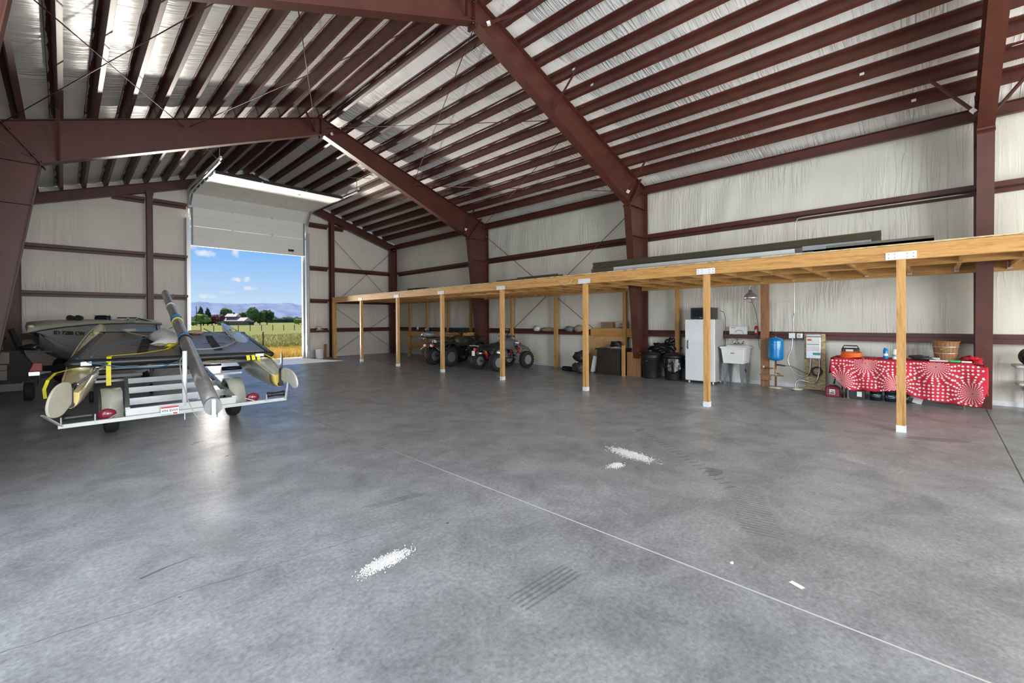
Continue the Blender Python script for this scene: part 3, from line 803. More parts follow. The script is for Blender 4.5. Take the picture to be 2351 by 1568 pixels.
o=MB().cyl((0,0,0),(0,0,10.5),.16,6).build('utility_pole','dark_wood',org=(0,0,0)); o.location=(tanx(451)*280,280,-.5); tag(o,'bare utility pole at the left of the field','pole')
# ---------------------------------------------------------------- light
w=bpy.data.worlds.new('sky'); scene.world=w; w.use_nodes=True; nt=w.node_tree; bg=nt.nodes['Background']
tc=N(nt,'ShaderNodeTexCoord'); sx=N(nt,'ShaderNodeSeparateXYZ'); L(nt,tc.outputs['Generated'],sx.inputs[0])
r=ramp(nt,sx.outputs[2],[(0,(.62,.76,.90)),(.035,(.55,.73,.92)),(.13,(.26,.52,.94)),(.25,(.14,.36,.85)),(1,(.06,.18,.55))])
# small fair-weather clouds
cl=None
def dirpx(px,py):
    d=Fv+Rv*((px-1175.5)/f_)+Uv*((741-py)/f_); return d.normalized()
last=r.outputs['Color']
for (px,py,sw,sh,st) in((473,583,17,7,.85),(542,579,8,13,.7),(546,645,11,5,.85),(567,644,10,5,.75),(574,664,12,4.5,.7),(476,682,18,5,.55),(524,673,14,3,.35),(440,567,10,8,.4)):
    d=dirpx(px,py); rt=d.cross(Vector((0,0,1))).normalized(); up=rt.cross(d)
    v1=N(nt,'ShaderNodeVectorMath',operation='DOT_PRODUCT'); v1.inputs[1].default_value=rt*(f_/sw); L(nt,tc.outputs['Generated'],v1.inputs[0])
    v2=N(nt,'ShaderNodeVectorMath',operation='DOT_PRODUCT'); v2.inputs[1].default_value=up*(f_/sh); L(nt,tc.outputs['Generated'],v2.inputs[0])
    v3=N(nt,'ShaderNodeVectorMath',operation='DOT_PRODUCT'); v3.inputs[1].default_value=d; L(nt,tc.outputs['Generated'],v3.inputs[0])
    a=N(nt,'ShaderNodeMath',operation='MULTIPLY'); L(nt,v1.outputs['Value'],a.inputs[0]); L(nt,v1.outputs['Value'],a.inputs[1])
    b=N(nt,'ShaderNodeMath',operation='MULTIPLY_ADD'); L(nt,v2.outputs['Value'],b.inputs[0]); L(nt,v2.outputs['Value'],b.inputs[1]); L(nt,a.outputs[0],b.inputs[2])
    nz=N(nt,'ShaderNodeTexNoise'); nz.inputs['Scale'].default_value=90; nz.inputs['Detail'].default_value=5; L(nt,tc.outputs['Generated'],nz.inputs['Vector'])
    c=N(nt,'ShaderNodeMath',operation='MULTIPLY_ADD'); c.inputs[1].default_value=3.2; c.inputs[2].default_value=-1.6; L(nt,nz.outputs['Fac'],c.inputs[0])
    e=N(nt,'ShaderNodeMath',operation='ADD'); L(nt,b.outputs[0],e.inputs[0]); L(nt,c.outputs[0],e.inputs[1])
    mr=N(nt,'ShaderNodeMapRange'); mr.inputs[1].default_value=1.1; mr.inputs[2].default_value=0; mr.inputs[3].default_value=0; mr.inputs[4].default_value=st; L(nt,e.outputs[0],mr.inputs[0])
    gt=N(nt,'ShaderNodeMath',operation='GREATER_THAN'); gt.inputs[1].default_value=0; L(nt,v3.outputs['Value'],gt.inputs[0])
    mu=N(nt,'ShaderNodeMath',operation='MULTIPLY'); L(nt,mr.outputs[0],mu.inputs[0]); L(nt,gt.outputs[0],mu.inputs[1])
    mx=N(nt,'ShaderNodeMix',data_type='RGBA'); mx.inputs[7].default_value=(.86,.86,.92,1); L(nt,mu.outputs[0],mx.inputs[0]); L(nt,last,mx.inputs[6]); last=mx.outputs[2]
L(nt,last,bg.inputs['Color']); bg.inputs['Strength'].default_value=1.0
def light(name,kind,loc,direction,energy,color,**k):
    l=bpy.data.lights.new(name,kind); l.energy=energy; l.color=color
    for a,b in k.items(): setattr(l,a,b)
    o=bpy.data.objects.new(name,l); COL.objects.link(o); o.location=loc
    o.rotation_euler=Vector(direction).to_track_quat('-Z','Y').to_euler(); return o
light('sun','SUN',(5,30,20),(.57,-2.25,-4.09),5.2,(1,.93,.82),angle=math.radians(.6))
# fill lights added in unseen doorways behind and left, standing in for daylight
light('doorway_fill','AREA',(1.5,YN+.25,2.3),(.25,1,.0),900,(.90,.95,1),shape='RECTANGLE',size=4.1,size_y=4.2)
light('doorway_fill','AREA',(7.5,YN+.25,2.3),(-.1,1,.06),470,(1,.95,.84),shape='RECTANGLE',size=4.1,size_y=4.2)
light('doorway_fill','AREA',(XL+.12,2.6,2.15),(1,.22,-.02),250,(.90,.95,1),shape='RECTANGLE',size=4.5,size_y=4.0)
# added spot stands in for light off the sunlit ground outside
light('ground_bounce','SPOT',(4.8,23.8,-.2),(-.05,-1,.5),33000,(1,.94,.85),spot_size=math.radians(150),spot_blend=.6,shadow_soft_size=.6)
vs=scene.view_settings; vs.view_transform='Standard'; vs.look='None'; vs.gamma=1; vs.exposure=0; vs.use_curve_mapping=False
scene.cycles.use_denoising=True
scene.cycles.max_bounces=6; scene.cycles.diffuse_bounces=4; scene.cycles.glossy_bounces=3; scene.cycles.sample_clamp_indirect=6
# ---------------------------------------------------------------- floor marks (children of the floor)
floor_org=Vector(floor.location)
def mk(name,m,mt,z=.0012):
    o=m.build(name,mt,org=(0,0,0)); o.parent=floor; o.location=-floor_org; return o
def ribbon(m,pts,w,z=.0015):
    P=[Vector((p[0],p[1],z)) for p in pts]
    for a,b in zip(P[:-1],P[1:]):
        d=(b-a).normalized(); n=Vector((-d.y,d.x,0))*w/2; m.add([a-n,b-n,b+n,a+n],[(0,1,2,3)])
    return m
mat_=simple('mark_soft',(.13,.13,.125),.55,0,.3,20,alpha=.27)
simple('stain_soft',(.10,.098,.085),.4,0,.3,6,alpha=.22)
simple('crack',(.09,.09,.09),.8)
m=MB()
for k in range(5): ribbon(m,[(1.63+.02*k,3.26-.022*k),(2.08+.015*k,3.19-.022*k)],.011)
mk('tyre_mark',m,'mark_soft')
m=MB()
for k in range(5): ribbon(m,[(1.62+.0*k,1.63-.033*k),(2.08,1.61-.033*k)],.014)
mk('tyre_mark',m,'mark_soft')
m=MB(); rr=random.Random(5)
P=[(-.35,3.0),(-.21,2.99),(-.02,2.97),(.29,2.93),(.5,2.94),(.59,2.91),(.9,2.87),(1.21,2.84),(1.6,2.76)]
Q=[]
for a,b in zip(P[:-1],P[1:]):
    for t in(0,.25,.5,.75): Q.append((a[0]+(b[0]-a[0])*t,a[1]+(b[1]-a[1])*t+rr.uniform(-.006,.006)))
mk('floor_crack',ribbon(m,Q,.0022),'crack')
m=MB(); ribbon(m,[(.29,3.275),(.36,3.30),(.42,3.318)],.009); ribbon(m,[(.42,3.318),(.56,3.335)],.004); mk('dark_scrape',m,'mark_dark')
m=MB()
for k in range(22):
    t=k/21; x=5.25-.95*t-.25*t*t; y=2.8-1.5*t; m2=[(x-.05,y+.03),(x+.06,y-.03)]
    ribbon(m,m2,.022)
for k in range(26):
    t=k/25; x=4.3-1.0*t; y=1.3-.45*t; ribbon(m,[(x-.02,y+.13),(x+.03,y-.13)],.010)
mk('tread_mark',m,'mark_soft')
def stain(c,rx,ry,rot,seed,mt='stain_soft',nm='floor_stain'):
    m=MB(); n=40; vs=[(c[0],c[1],.0011)]
    for k in range(n):
        a=2*PI*k/n; r=1+.35*noise.noise(Vector((math.cos(a)*1.5,math.sin(a)*1.5,seed)))
        x,y=rx*r*math.cos(a),ry*r*math.sin(a); vs.append((c[0]+x*math.cos(rot)-y*math.sin(rot),c[1]+x*math.sin(rot)+y*math.cos(rot),.0011))
    m.add(vs,[(0,1+k,1+(k+1)%n) for k in range(n)]); mk(nm,m,mt)
stain((7.35,.0),.34,.1,-1.1,1); stain((5.35,2.85),.09,.05,0,2); stain((4.35,1.55),.12,.07,.4,3); stain((1.93,2.55),.012,.01,0,5,'mark_dark')
def granules(name,c,lx,ly,rot,n,label,seed,s=.0032):
    m=MB(); rr=random.Random(seed)
    for i in range(n):
        u=rr.gauss(0,.45); v=rr.gauss(0,.42); x,y=u*lx,v*ly
        X=c[0]+x*math.cos(rot)-y*math.sin(rot); Y=c[1]+x*math.sin(rot)+y*math.cos(rot)
        h=max(0,.008*(1-u*u-v*v)) if u*u+v*v<1 else 0; q=s*rr.uniform(.6,1.5); z=h*rr.random()
        m.add([(X-q,Y-q,z),(X+q,Y-q,z),(X,Y+q,z),(X,Y,z+q*1.4)],[(0,1,3),(1,2,3),(2,0,3),(0,2,1)])
    tag(m.build(name,'grain',org=(c[0],c[1],0)),label,'granules',kind='stuff')
granules('absorbent_granules',(1.36,2.42),.155,.062,.12,2400,'white absorbent granules spilled on the foreground floor',1,.0032)
granules('absorbent_granules',(4.30,2.40),.10,.30,-.22,3000,'long thin scatter of white granules in the middle of the floor',2)
granules('absorbent_granules',(3.87,2.33),.09,.06,0,900,'small round scatter of white granules beside the long one',3)
o=MB().rbox((0,0,.002),(.03,.07,.003),.003).build('paper_scrap','paper_white',org=(0,0,0)); o.location=(2.81,.56,0); o.rotation_euler=(0,0,-.4); tag(o,'small white paper scrap lying alone on the floor','paper')
o=MB().blob((0,0,.006),(.012,.008,.005),2,.4,3,1,.006).build('debris_chip','paper_white',org=(0,0,0)); o.location=(2.79,.89,0); tag(o,'pale crumpled chip on the floor near the joint','debris')
# ---------------------------------------------------------------- wheel helper
def wheel(r,w,name,par,loc,axis=(1,0,0),rimr=.55,knob=0,rim='chrome',hub=None,nk=22,spin=0):
    """tyre with rim as child; axis is the axle"""
    m=MB(); ax=Vector(axis).normalized(); hw=w/2
    prof=[(r*rimr,-hw*.8),(r*.8,-hw*1.0),(r*.95,-hw*.86),(r,-hw*.55),(r,hw*.55),(r*.95,hw*.86),(r*.8,hw*1.0),(r*rimr,hw*.8)]
    if knob: prof=[(a*(1-knob/r) if a>.9*r else a,b) for a,b in prof]
    m.lathe(prof+[prof[0]],(0,0,0),ax,32,caps=False)
    if knob:
        d,a,u=frame(ax)
        for k in range(nk):
            for row,off in((-.62,0),(-.2,.5),(.2,0),(.62,.5)):
                t=2*PI*(k+off)/nk; rad=a*math.cos(t)+u*math.sin(t); tn=-a*math.sin(t)+u*math.cos(t)
                c=ax*(row*hw)+rad*(r-knob*.55); m.bar(c-tn*r*.055,c+tn*r*.055,hw*.34,knob,up=rad)
    else:
        for b in(-.3,0,.3):
            m.lathe([(r*1.0,b*hw-.004),(r*1.006,b*hw-.003),(r*1.006,b*hw+.003),(r*1.0,b*hw+.004)],(0,0,0),ax,32,caps=False)
    o=m.build(name,'rubber',par); o.location=loc
    q=MB(); q.lathe([(r*rimr*1.02,-hw*.82),(r*rimr*.9,-hw*.7),(r*rimr*.82,-hw*.2),(r*.2,-hw*.1),(r*.2,hw*.1),(r*rimr*.82,hw*.2),(r*rimr*.9,hw*.7),(r*rimr*1.02,hw*.82)],(0,0,0),ax,24)
    c=q.build('rim',rim,o)
    if hub:
        h=MB(); h.lathe([(r*.2,-hw*.35),(r*.17,-hw*.4),(r*.17,hw*.4),(r*.2,hw*.35)],(0,0,0),ax,12)
        d,a,u=frame(ax)
        for k in range(4):
            t=PI/4+PI/2*k; cc=(a*math.cos(t)+u*math.sin(t))*r*.27; h.cyl(cc-ax*hw*.3,cc+ax*hw*.3,r*.05,6)
        h.build('hub',hub,o)
    return o
# ---------------------------------------------------------------- boat trailer with beach catamaran
t=thing('boat_trailer','white aluminium two wheel trailer carrying the yellow catamaran','trailer',(1.1,7.0,0)); TB=Vector((1.1,7.0,0))
def W(*p): return Vector(p)-TB
MB().bar(W(-.06,6.88,.335),W(2.28,6.9,.335),.05,.045).build('rear_arm','alu_white',t,bevel=.003)
m=MB(); m.bar(W(.50,6.93,.40),W(1.64,6.93,.40),.04,.085); cm=m.build('rear_crossbar','alu_white',t,bevel=.003)
for k,(yy,z) in enumerate(((7.75,.41),(8.95,.42),(10.2,.44))):
    f=(yy-6.93)/3.97; MB().bar(W(.52+.28*f,yy,z),W(1.62+.46*f,yy,z),.035,.09).build('crossbar','alu',t)
MB().bar(W(.52,6.93,.41),W(.80,10.9,.45),.045,.09).build('side_rail','alu',t)
MB().bar(W(1.62,6.93,.41),W(2.06,10.9,.45),.045,.09).build('side_rail','alu',t)
MB().bar(W(.8,10.9,.45),W(1.62,13.4,.5),.05,.07).build('drawbar','alu',t); MB().bar(W(2.06,10.9,.45),W(1.68,13.4,.5),.05,.07).build('drawbar','alu',t)
MB().cyl(W(.42,8.0,.27),W(1.86,8.0,.27),.025,8).build('axle','alu',t)
for x in(.43,1.85):
    wheel(.27,.155,'wheel',t,W(x,8.0,.27),(1,0,0),.5,0,'galv_white',spin=1)
    m=MB()
    secs=[]
    for k in range(13):
        a=math.radians(-15+210*k/12)
        rr_=.325; c=Vector((x,8.0+rr_*math.cos(a)*1.05,.27+rr_*math.sin(a)*.98))-TB
        nrm=Vector((0,math.cos(a),math.sin(a)))
        secs.append([c+Vector((-.11,0,0))-nrm*.03,c+Vector((-.10,0,0)),c+Vector((.10,0,0)),c+Vector((.11,0,0))-nrm*.03,c+Vector((.10,0,0))-nrm*.012,c+Vector((-.10,0,0))-nrm*.012])
    m.loft(secs,True,True,True); m.build('fender','gel_grey',t)
# lamps
for x,s in((.34,-1),(1.86,1)):
    m=MB(); m.blob(W(x,6.97,.40),(.085,.05,.065),3,.02,1,1); lo=m.build('tail_lamp','lamp_red',t)
    MB().bar(W(x+(.1 if s<0 else -.1),6.95,.40),W(x+(-.02 if s<0 else .06),6.9,.335),.01,.01).build('lamp_bracket','alu',t)
# keel rollers on upright brackets
for x0,x1,nm in((-.02,.22,'keel_roller'),(2.02,2.24,'keel_roller'),):
    z=.425; m=MB(); m.tube([W(x0,6.86,z),W(x0+.03,6.86,z),W((x0+x1)/2,6.86,z),W(x1-.03,6.86,z),W(x1,6.86,z)],[.042,.036,.028,.036,.042],12); m.build(nm,'black_plastic',t)
    for x in(x0-.015,x1+.015): MB().bar(W(x,6.87,.34),W(x,6.86,z+.01),.012,.03).build('roller_bracket','alu_white',t)
MB().bar(W(-.03,6.86,.34),W(-.17,6.72,.50),.035,.012).build('guide_arm','alu_white',t)
MB().bar(W(2.27,6.88,.33),W(2.30,6.86,.62),.03,.02).build('guide_arm','alu_white',t)
for x0,x1,y in((.24,.50,10.6),(2.2,2.55,10.3)):
    MB().bar(W(x0-.05 if x0<1 else 1.98,y,.43),W(.9 if x0<1 else x1,y,.43),.035,.04).build('front_arm','alu',t)
    MB().cyl(W(x0,y,.53),W(x1,y,.53),.04,10).build('keel_roller','black_plastic',t)
    MB().bar(W(x0,y,.44),W(x0,y,.54),.012,.03).build('roller_bracket','alu_white',t)
MB().cyl(W(1.07,6.93,.40),W(1.08,6.95,1.10),.026,14).build('mast_prop','white',t)
MB().bar(W(1.07,6.93,.34),W(1.07,6.93,.22),.008,.008).build('pin','galv',t)
# licence plate
p=MB().bx(.82,1.0,6.852,6.856,.325,.425); p.v=[tuple(Vector(v)-TB) for v in p.v]; pl=p.build('licence_plate','paper_white',t)
MB().bx(.822-1.1,.998-1.1,6.850-7,6.852-7,.405,.423).build('plate_band','red_dot',pl)
MB().bx(.822-1.1,.93-1.1,6.850-7,6.852-7,.327,.335).build('plate_band','label_teal',pl)
MB().bx(.94-1.1,.985-1.1,6.850-7,6.852-7,.327,.343).build('plate_sticker','red_dot',pl)
text('494 BWF','plate_text','black_plastic',basis((.91-1.1,6.850-7,.371),(1,0,0),(0,0,1)),.043,pl,.0008)
# jack wheels under the trailer nose
for (x,y) in((.34,11.25),(1.25,11.7)):
    MB().bar(W(x,y,.55),W(x,y,.18),.05,.05).build('jack_leg','atv_dark',t)
    wheel(.10,.06,'jack_wheel',t,W(x,y-.02,.10),(1,0,0),.5,0,'atv_dark')
MB().bar(W(.1,10.55,.52),W(1.0,10.55,.52),.05,.05).build('front_arm','grey_side',t)
# catamaran -----------------------------------------------------
CB=Vector((1.2,9.5,.45)); cat=thing('catamaran','cream and yellow beach catamaran with black trampoline on the trailer','catamaran',CB)
def C_(*p): return Vector(p)-CB
def smooth_poly(o,n=4):
    r=[]; L_=len(o)
    for i in range(L_):
        a,b,c,d=[Vector((*o[(i+k)%L_],0)) for k in(-1,0,1,2)]
        for k in range(n):
            t=k/n; p=.5*((2*b)+(c-a)*t+(2*a-5*b+4*c-d)*t*t+(3*b-a-3*c+d)*t**3); r.append((p.x,p.y))
    return r
def hull(x0,nm):
    secs=[];dk=[];Ls=[0,.02,.12,.3,.45,.6,.75,.88,.96,1.0]
    K=[.52,.49,.475,.475,.52,.60,.75,.99,1.22,1.37]; Wd=[.07,.085,.12,.155,.155,.145,.12,.08,.04,.012]
    for s,kz,w in zip(Ls,K,Wd):
        y=6.92+5.65*s; x=x0+.50*s; dz=.68+.76*s+.02*math.sin(PI*s)
        h=dz-kz
        secs.append([C_(x+a*w,y,kz+b*h) for a,b in((0,0),(.35,.06),(.72,.25),(.95,.55),(1.0,.86),(.98,1.0),(.6,1.05),(0,1.08),(-.6,1.05),(-.98,1.0),(-1,.86),(-.95,.55),(-.72,.25),(-.35,.06))])
    m=MB().loft(secs,True,True,True); return m,secs
for x0,side in((.04,'left'),(2.20,'right')):
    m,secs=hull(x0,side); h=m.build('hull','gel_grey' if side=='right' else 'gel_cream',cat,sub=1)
    # rubbing lip along the deck edge
    for j in(5,9): 
        MB().tube([s[j] for s in secs],.011,6).build('deck_lip','gel_cream',h)
    # transom cap in yellow
    sc=[Vector(p)+Vector((0,-.012,0)) for p in secs[0]]; s2=[Vector(p)*1.0+Vector((0,.16,0)) for p in secs[2]]
    m=MB(); q0=[C_(x0,6.905,.6)+(Vector(p)-C_(x0,6.92,.6))*1.04 for p in secs[0]]; q1=[C_(x0+.06,7.30,.6)+(Vector(p)-C_(x0+.06,7.598,.6))*1.0 for p in secs[2]]
    m.loft([q0,[a+Vector((.002,.22,.0)) + (b-a)*.35*Vector((1,0,1)).length*0 for a,b in zip([C_(x0,6.905,.6)+(Vector(p)-C_(x0,6.92,.6))*1.12 for p in secs[0]],q1)]],True,True,True); m.build('transom_cap','gel_yellow',h)
    m=MB(); m.cyl(C_(x0,6.90,.56),C_(x0,6.885,.56),.035,16); m.build('drain_plug','black_plastic',h)
    for y in(8.1,11.0):
        s=(y-6.92)/5.65; xx=x0+.5*s; dz=.70+.76*s
        MB().tube([C_(xx,y,dz-.01),C_(xx,y,dz+.06),C_(xx,y,.96+.098*(y-8.05)-.04)],[.11,.06,.05],12).build('pylon','gel_cream',h)
    # tiller arm + rudder
    MB().tube([C_(x0,6.88,.74),C_(x0+.12,7.2,.80),C_(x0+.35,7.9,.93)],[.018,.016,.014],8).build('tiller','mast_alu',cat)
    rh=MB(); rh.bar(C_(x0,6.86,.54),C_(x0,6.84,.76),.05,.055,up=(0,1,0)); rh.tube([C_(x0,6.84,.74),C_(x0+.04,6.98,.77)],[.035,.03],10); rh.build('rudder_casting','black_plastic',cat)
    pts=[]
    import itertools
    out=[(0,.10),(.02,.22),(.12,.27),(.30,.27),(.47,.22),(.60,.12),(.67,-.02),(.66,-.12),(.60,-.18),(.50,-.18),(.42,-.14),(.34,-.09),(.02,-.07)]
    if side=='left': out=[(0,.20),(.10,.27),(.22,.27),(.36,.20),(.47,.06),(.52,-.10),(.48,-.24),(.36,-.29),(.20,-.27),(.05,-.16),(0,-.1)]
    out=smooth_poly(out)
    m=MB(); m.prism([(a*(.9 if side=='right' else .72),b*(.55 if side=='right' else .62)) for a,b in out],'Y',-.012,.012)
    M=Matrix.Translation(C_(x0,6.82,.66))@Matrix.Rotation(math.radians(-90 if side=='right' else -118),4,'Z')
    m.xf(M); m.build('rudder_blade','rudder',cat,bevel=.005)
# trampoline frame
A0,A1=Vector((0.0,8.05,.935)),Vector((2.47,8.05,.925)); B0,B1=Vector((.44,11.2,1.26)),Vector((2.84,11.2,1.2))
def T_(u,v): return A0.lerp(A1,u).lerp(B0.lerp(B1,u),v)-CB
MB().tube([T_(-.0,0),T_(.01,0),T_(.03,0),T_(.5,0),T_(.97,0),T_(.99,0),T_(1.0,0)],[.02,.05,.06,.062,.06,.05,.02],12,flat=.9).build('rear_beam','black_plastic',cat)
MB().tube([T_(0,1),T_(1,1)],.045,10).build('front_beam','atv_dark',cat)
for u in(.02,.98): MB().tube([T_(u,-.005),T_(u,.03),T_(u,.97),T_(u,1)],[.04,.055,.05,.04],10,flat=.8).build('side_rail','black_plastic',cat)
MB().cyl(T_(.04,.03)-Vector((0,0,.10)),T_(.96,.03)-Vector((0,0,.10)),.02,8).build('lower_tube','alu',cat)
MB().cyl(T_(.04,.06)-Vector((0,0,.13)),T_(.7,.06)-Vector((0,0,.16)),.016,8).build('lower_tube','black_plastic',cat)
def fab(u0,u1):
    m=MB(); m.grid(lambda a,b:T_(u0+(u1-u0)*a,.02+.96*b)+Vector((0,0,.035-.03*math.sin(PI*a)*math.sin(PI*b))),14,18); return m.build('trampoline','tramp',cat)
fab(.045,.49); fab(.51,.955)
MB().bar(T_(.5,.02)+Vector((0,0,.03)),T_(.5,.98)+Vector((0,0,.03)),.06,.02).build('lacing_strip','black_soft',cat)
for u in(.30,.70):
    m=MB(); m.grid(lambda a,b:T_(u-.025+.05*a,.12+.8*b)+Vector((0,0,.022)),3,14); m.build('hiking_strap','black_soft',cat)
    MB().bar(T_(u-.07,.42)+Vector((0,0,.035)),T_(u+.07,.42)+Vector((0,0,.035)),.02,.01).build('strap_keeper','black_soft',cat)
MB().bar(T_(.05,-.0)+Vector((.02,-.064,0)),T_(.10,0)+Vector((0,-.064,0)),.03,.05).build('casting','alu',cat)
MB().bar(T_(.88,-.0)+Vector((0,-.064,0)),T_(.93,0)+Vector((0,-.064,0)),.03,.045).build('casting','alu',cat)
# mast resting across
MA,MBv=Vector((1.16,5.83,.52)),Vector((1.62,12.66,2.13)); mo=MA
mt_=thing('mast','long grey aluminium mast lashed slanting over the catamaran','mast',MA)
D=MBv-MA
def lerp(k): return D*k
MB().tube([lerp(k/8) for k in range(9)],[.082,.082,.082,.08,.078,.076,.074,.072,.07],18,flat=1.15).build('mast_tube','mast_alu',mt_)
n=D.normalized()
MB().tube([-n*.012,n*.05],[.086,.086],18,flat=1.15).build('base_cap','alu',mt_)
MB().bar(-n*.03+Vector((0,0,.09)),-n*.03+Vector((0,0,-.13)),.035,.03,up=n).build('step_link','chrome',mt_)
MB().bar(n*.16+Vector((.07,0,.05)),-n*.05+Vector((.03,0,-.10)),.012,.02).build('shackle_arm','chrome',mt_)
m=MB(); m.tube([lerp(.985)+Vector((0,0,0)),lerp(1.005)],[.075,.05],12); m.build('mast_head','alu',mt_)
for k,c,w in((.62,'blue_line',.025),(.60,'blue_line',.02),(.585,'yellow_strap',.02),(.42,'blue_line',.03),(.40,'black_soft',.04),(.78,'alu',.02)):
    MB().tube([lerp(k),lerp(k)+n*w*2],[.088,.088],14,flat=1.15).build('lashing',c,mt_)
for k in(.9,.93):
    MB().bar(lerp(k)+Vector((.06,0,.03)),lerp(k)+Vector((.11,0,.08)),.02,.02).build('spreader_tang','atv_dark',mt_)
# ropes, straps
def rope(name,pts,r,mt,label,cat_='rope',n=6):
    P=[]; pts=[Vector(p) for p in pts]
    for i in range(len(pts)-1):
        a=pts[max(i-1,0)];b=pts[i];c=pts[i+1];d=pts[min(i+2,len(pts)-1)]
        for k in range(6):
            t=k/6; P.append(.5*((2*b)+(c-a)*t+(2*a-5*b+4*c-d)*t*t+(3*b-a-3*c+d)*t**3))
    P.append(pts[-1]); return tag(MB().tube(P,r,n).build(name,mt),label,cat_)
def Tw(u,v,dz=0): return T_(u,v)+CB+Vector((0,0,dz))
rope('blue_line',[Tw(.1,.0,.08),Tw(.12,.25,.10),Tw(.3,.55,.10),Tw(.45,.9,.16),MA+lerp(.6)],.007,'blue_line','blue line running from the left trampoline corner up to the mast')
rope('blue_line',[Tw(.03,.03,.07),Tw(.1,-.03,.02),Tw(.25,-.03,-.06),Tw(.4,-.03,-.08),Tw(.55,-.02,.06)],.006,'blue_line','blue line sagging under the near trampoline beam')
rope('tan_rope',[Tw(.12,.97,.1),Tw(.25,.8,.06),Tw(.42,.6,.05),Tw(.5,.5,.06)],.011,'rope','thick tan rope across the left trampoline panel')
rope('grey_rope',[Tw(.52,.18,.05),Tw(.7,.22,.04),Tw(.85,.5,.04),Tw(.82,.75,.05),Tw(.72,.9,.08),Tw(.68,.98,.12)],.011,'grey_side','grey rope curling across the right trampoline panel')
rope('wire_stay',[MA+Vector((-.0,-.02,-.1)),MA+Vector((-.12,.1,-.13)),MA+Vector((-.16,.6,.12)),MA+Vector((-.1,1.3,.45)),MA+lerp(.3)],.006,'rope','thin stay hanging in a loop from the mast foot')
def strap(pts,w,label):
    m=MB(); P=[Vector(p) for p in pts]
    secs=[]
    for i,p in enumerate(P):
        d=(P[min(i+1,len(P)-1)]-P[max(i-1,0)]).normalized(); up=Vector((0,0,1)) if abs(d.z)<.8 else Vector((0,-1,0)); s=d.cross(up).normalized()
        u=s.cross(d); secs.append([p-s*w/2-u*.002,p+s*w/2-u*.002,p+s*w/2+u*.002,p-s*w/2+u*.002])
    m.loft(secs,True,True,False); return tag(m.build('ratchet_strap','yellow_strap'),label,'strap')
strap([Tw(.17,-.025,-.30),Tw(.17,-.025,.0),Tw(.17,-.0,.07),Tw(.17,.03,.07)],.05,'yellow ratchet strap hanging over the left of the near beam')
strap([Tw(.17,.02,.075),Tw(.3,.06,.075),Tw(.42,.14,.085),Tw(.5,.3,.14),Tw(.52,.45,.30),MA+lerp(.47)+Vector((-.06,0,0))],.035,'yellow ratchet strap running from the near beam up to the mast')
strap([(-.14,7.45,.80),(-.08,7.7,.86),(.03,7.9,.875),(.12,8.02,.87)],.03,'yellow ratchet strap over the left hull deck')
strap([(-.14,7.45,.80),(-.17,7.4,.70),(-.16,7.35,.60)],.03,'yellow strap end on the outside of the left hull')
for k in(0,1,2):
    strap([Tw(.84+.03*k,.0,.055),Tw(.84+.03*k,-.022,.0),Tw(.845+.03*k,-.02,-.07)],.05,('left','middle','right')[k]+' loop of the yellow strap around the right end of the near beam')
strap([Tw(.92,.0,.05),Tw(.97,-.03,-.03),Tw(1.03,-.06,-.10)],.05,'yellow strap tail slanting down beside the right hull')
# bundled sail bag, vests and line on the trampoline
m=MB(); m.grid(lambda u,v:Tw(.33+.18*u+.02*math.sin(9*v),.42+.44*v,.05+.17*math.sin(PI*u)**.6*math.sin(PI*v)**.5+.02*noise.noise(Vector((u*5,v*5,1)))),14,14)
o=m.build('sail_bag','white',solid=.006); tag(o,'crumpled white sail bag on the trampoline left of the mast','bag')
o=MB().blob(Tw(.38,.36,.06),(.08,.06,.025),3,.25,2.5,4).build('life_vest','tan'); tag(o,'small tan and orange life vest tucked beside the white bag','vest')
o=MB().blob(Tw(.44,.34,.06),(.07,.08,.03),3,.25,2.5,9).build('line_bag','yellow_strap'); tag(o,'small yellow bundle beside the life vest','bundle')
m=MB(); rr=random.Random(3)
for k in range(9): 
    c=Tw(.17+.03*rr.random(),.95,.07+.01*k%.04); m.tube([c+Vector((.09*math.cos(a),.06*math.sin(a),.01*rr.random())) for a in [2*PI*j/12 for j in range(13)]],.008,5)
tag(m.build('rope_coil','rope'),'loosely coiled rope at the far left trampoline corner','rope')
o=MB().blob(Tw(.61,.9,.07),(.16,.10,.04),3,.2,2,12).build('tarp_roll','tan'); tag(o,'tan rolled cover just right of the mast on the trampoline','cover')
m=MB(); rr=random.Random(8)
for k in range(7):
    p0=MA+lerp(.44+.01*k); q=Tw(.50+.05*rr.random(),.1+.3*rr.random(),.03); mid=(p0+q)/2+Vector((rr.uniform(-.12,.12),rr.uniform(-.1,.1),-.05)); m.tube([p0,p0.lerp(mid,.5)+Vector((0,0,.03)),mid,q],.005,5)
tag(m.build('rigging_lines','rope'),'tangle of thin rigging lines hanging from the mast','lines',kind='stuff')
# ---------------------------------------------------------------- motor boat
bt_=thing('motor_boat','grey clinker hulled motor boat behind the catamaran by the wall','boat',(-.49,12.9,0),-math.radians(24))
ST=[0,.22,.52,.96,1.48,2.26,3.13,4.09]; HB=[.02,.14,.30,.50,.69,.86,.90,.87]; RK=[.34,.34,.27,.17,.08,.02,0,0]; SH=[1.31,1.36,1.41,1.45,1.47,1.48,1.46,1.43]; KE=[1.26,1.08,.87,.70,.60,.56,.55,.55]
def bsec(i,s=1):
    y,hb,sh,ke=ST[i],HB[i],SH[i],KE[i]; pts=[]
    pr=[(1.0,1.0),(.985,.86),(1.0,.855),(.95,.70),(.965,.695),(.89,.54),(.905,.535),(.80,.38),(.815,.375),(.66,.2),(.68,.195),(.34,.05),(0,0)]
    for a,b in pr: pts.append(Vector((s*hb*a,y+(1-b)*RK[i],ke+(sh-ke)*b)))
    return pts
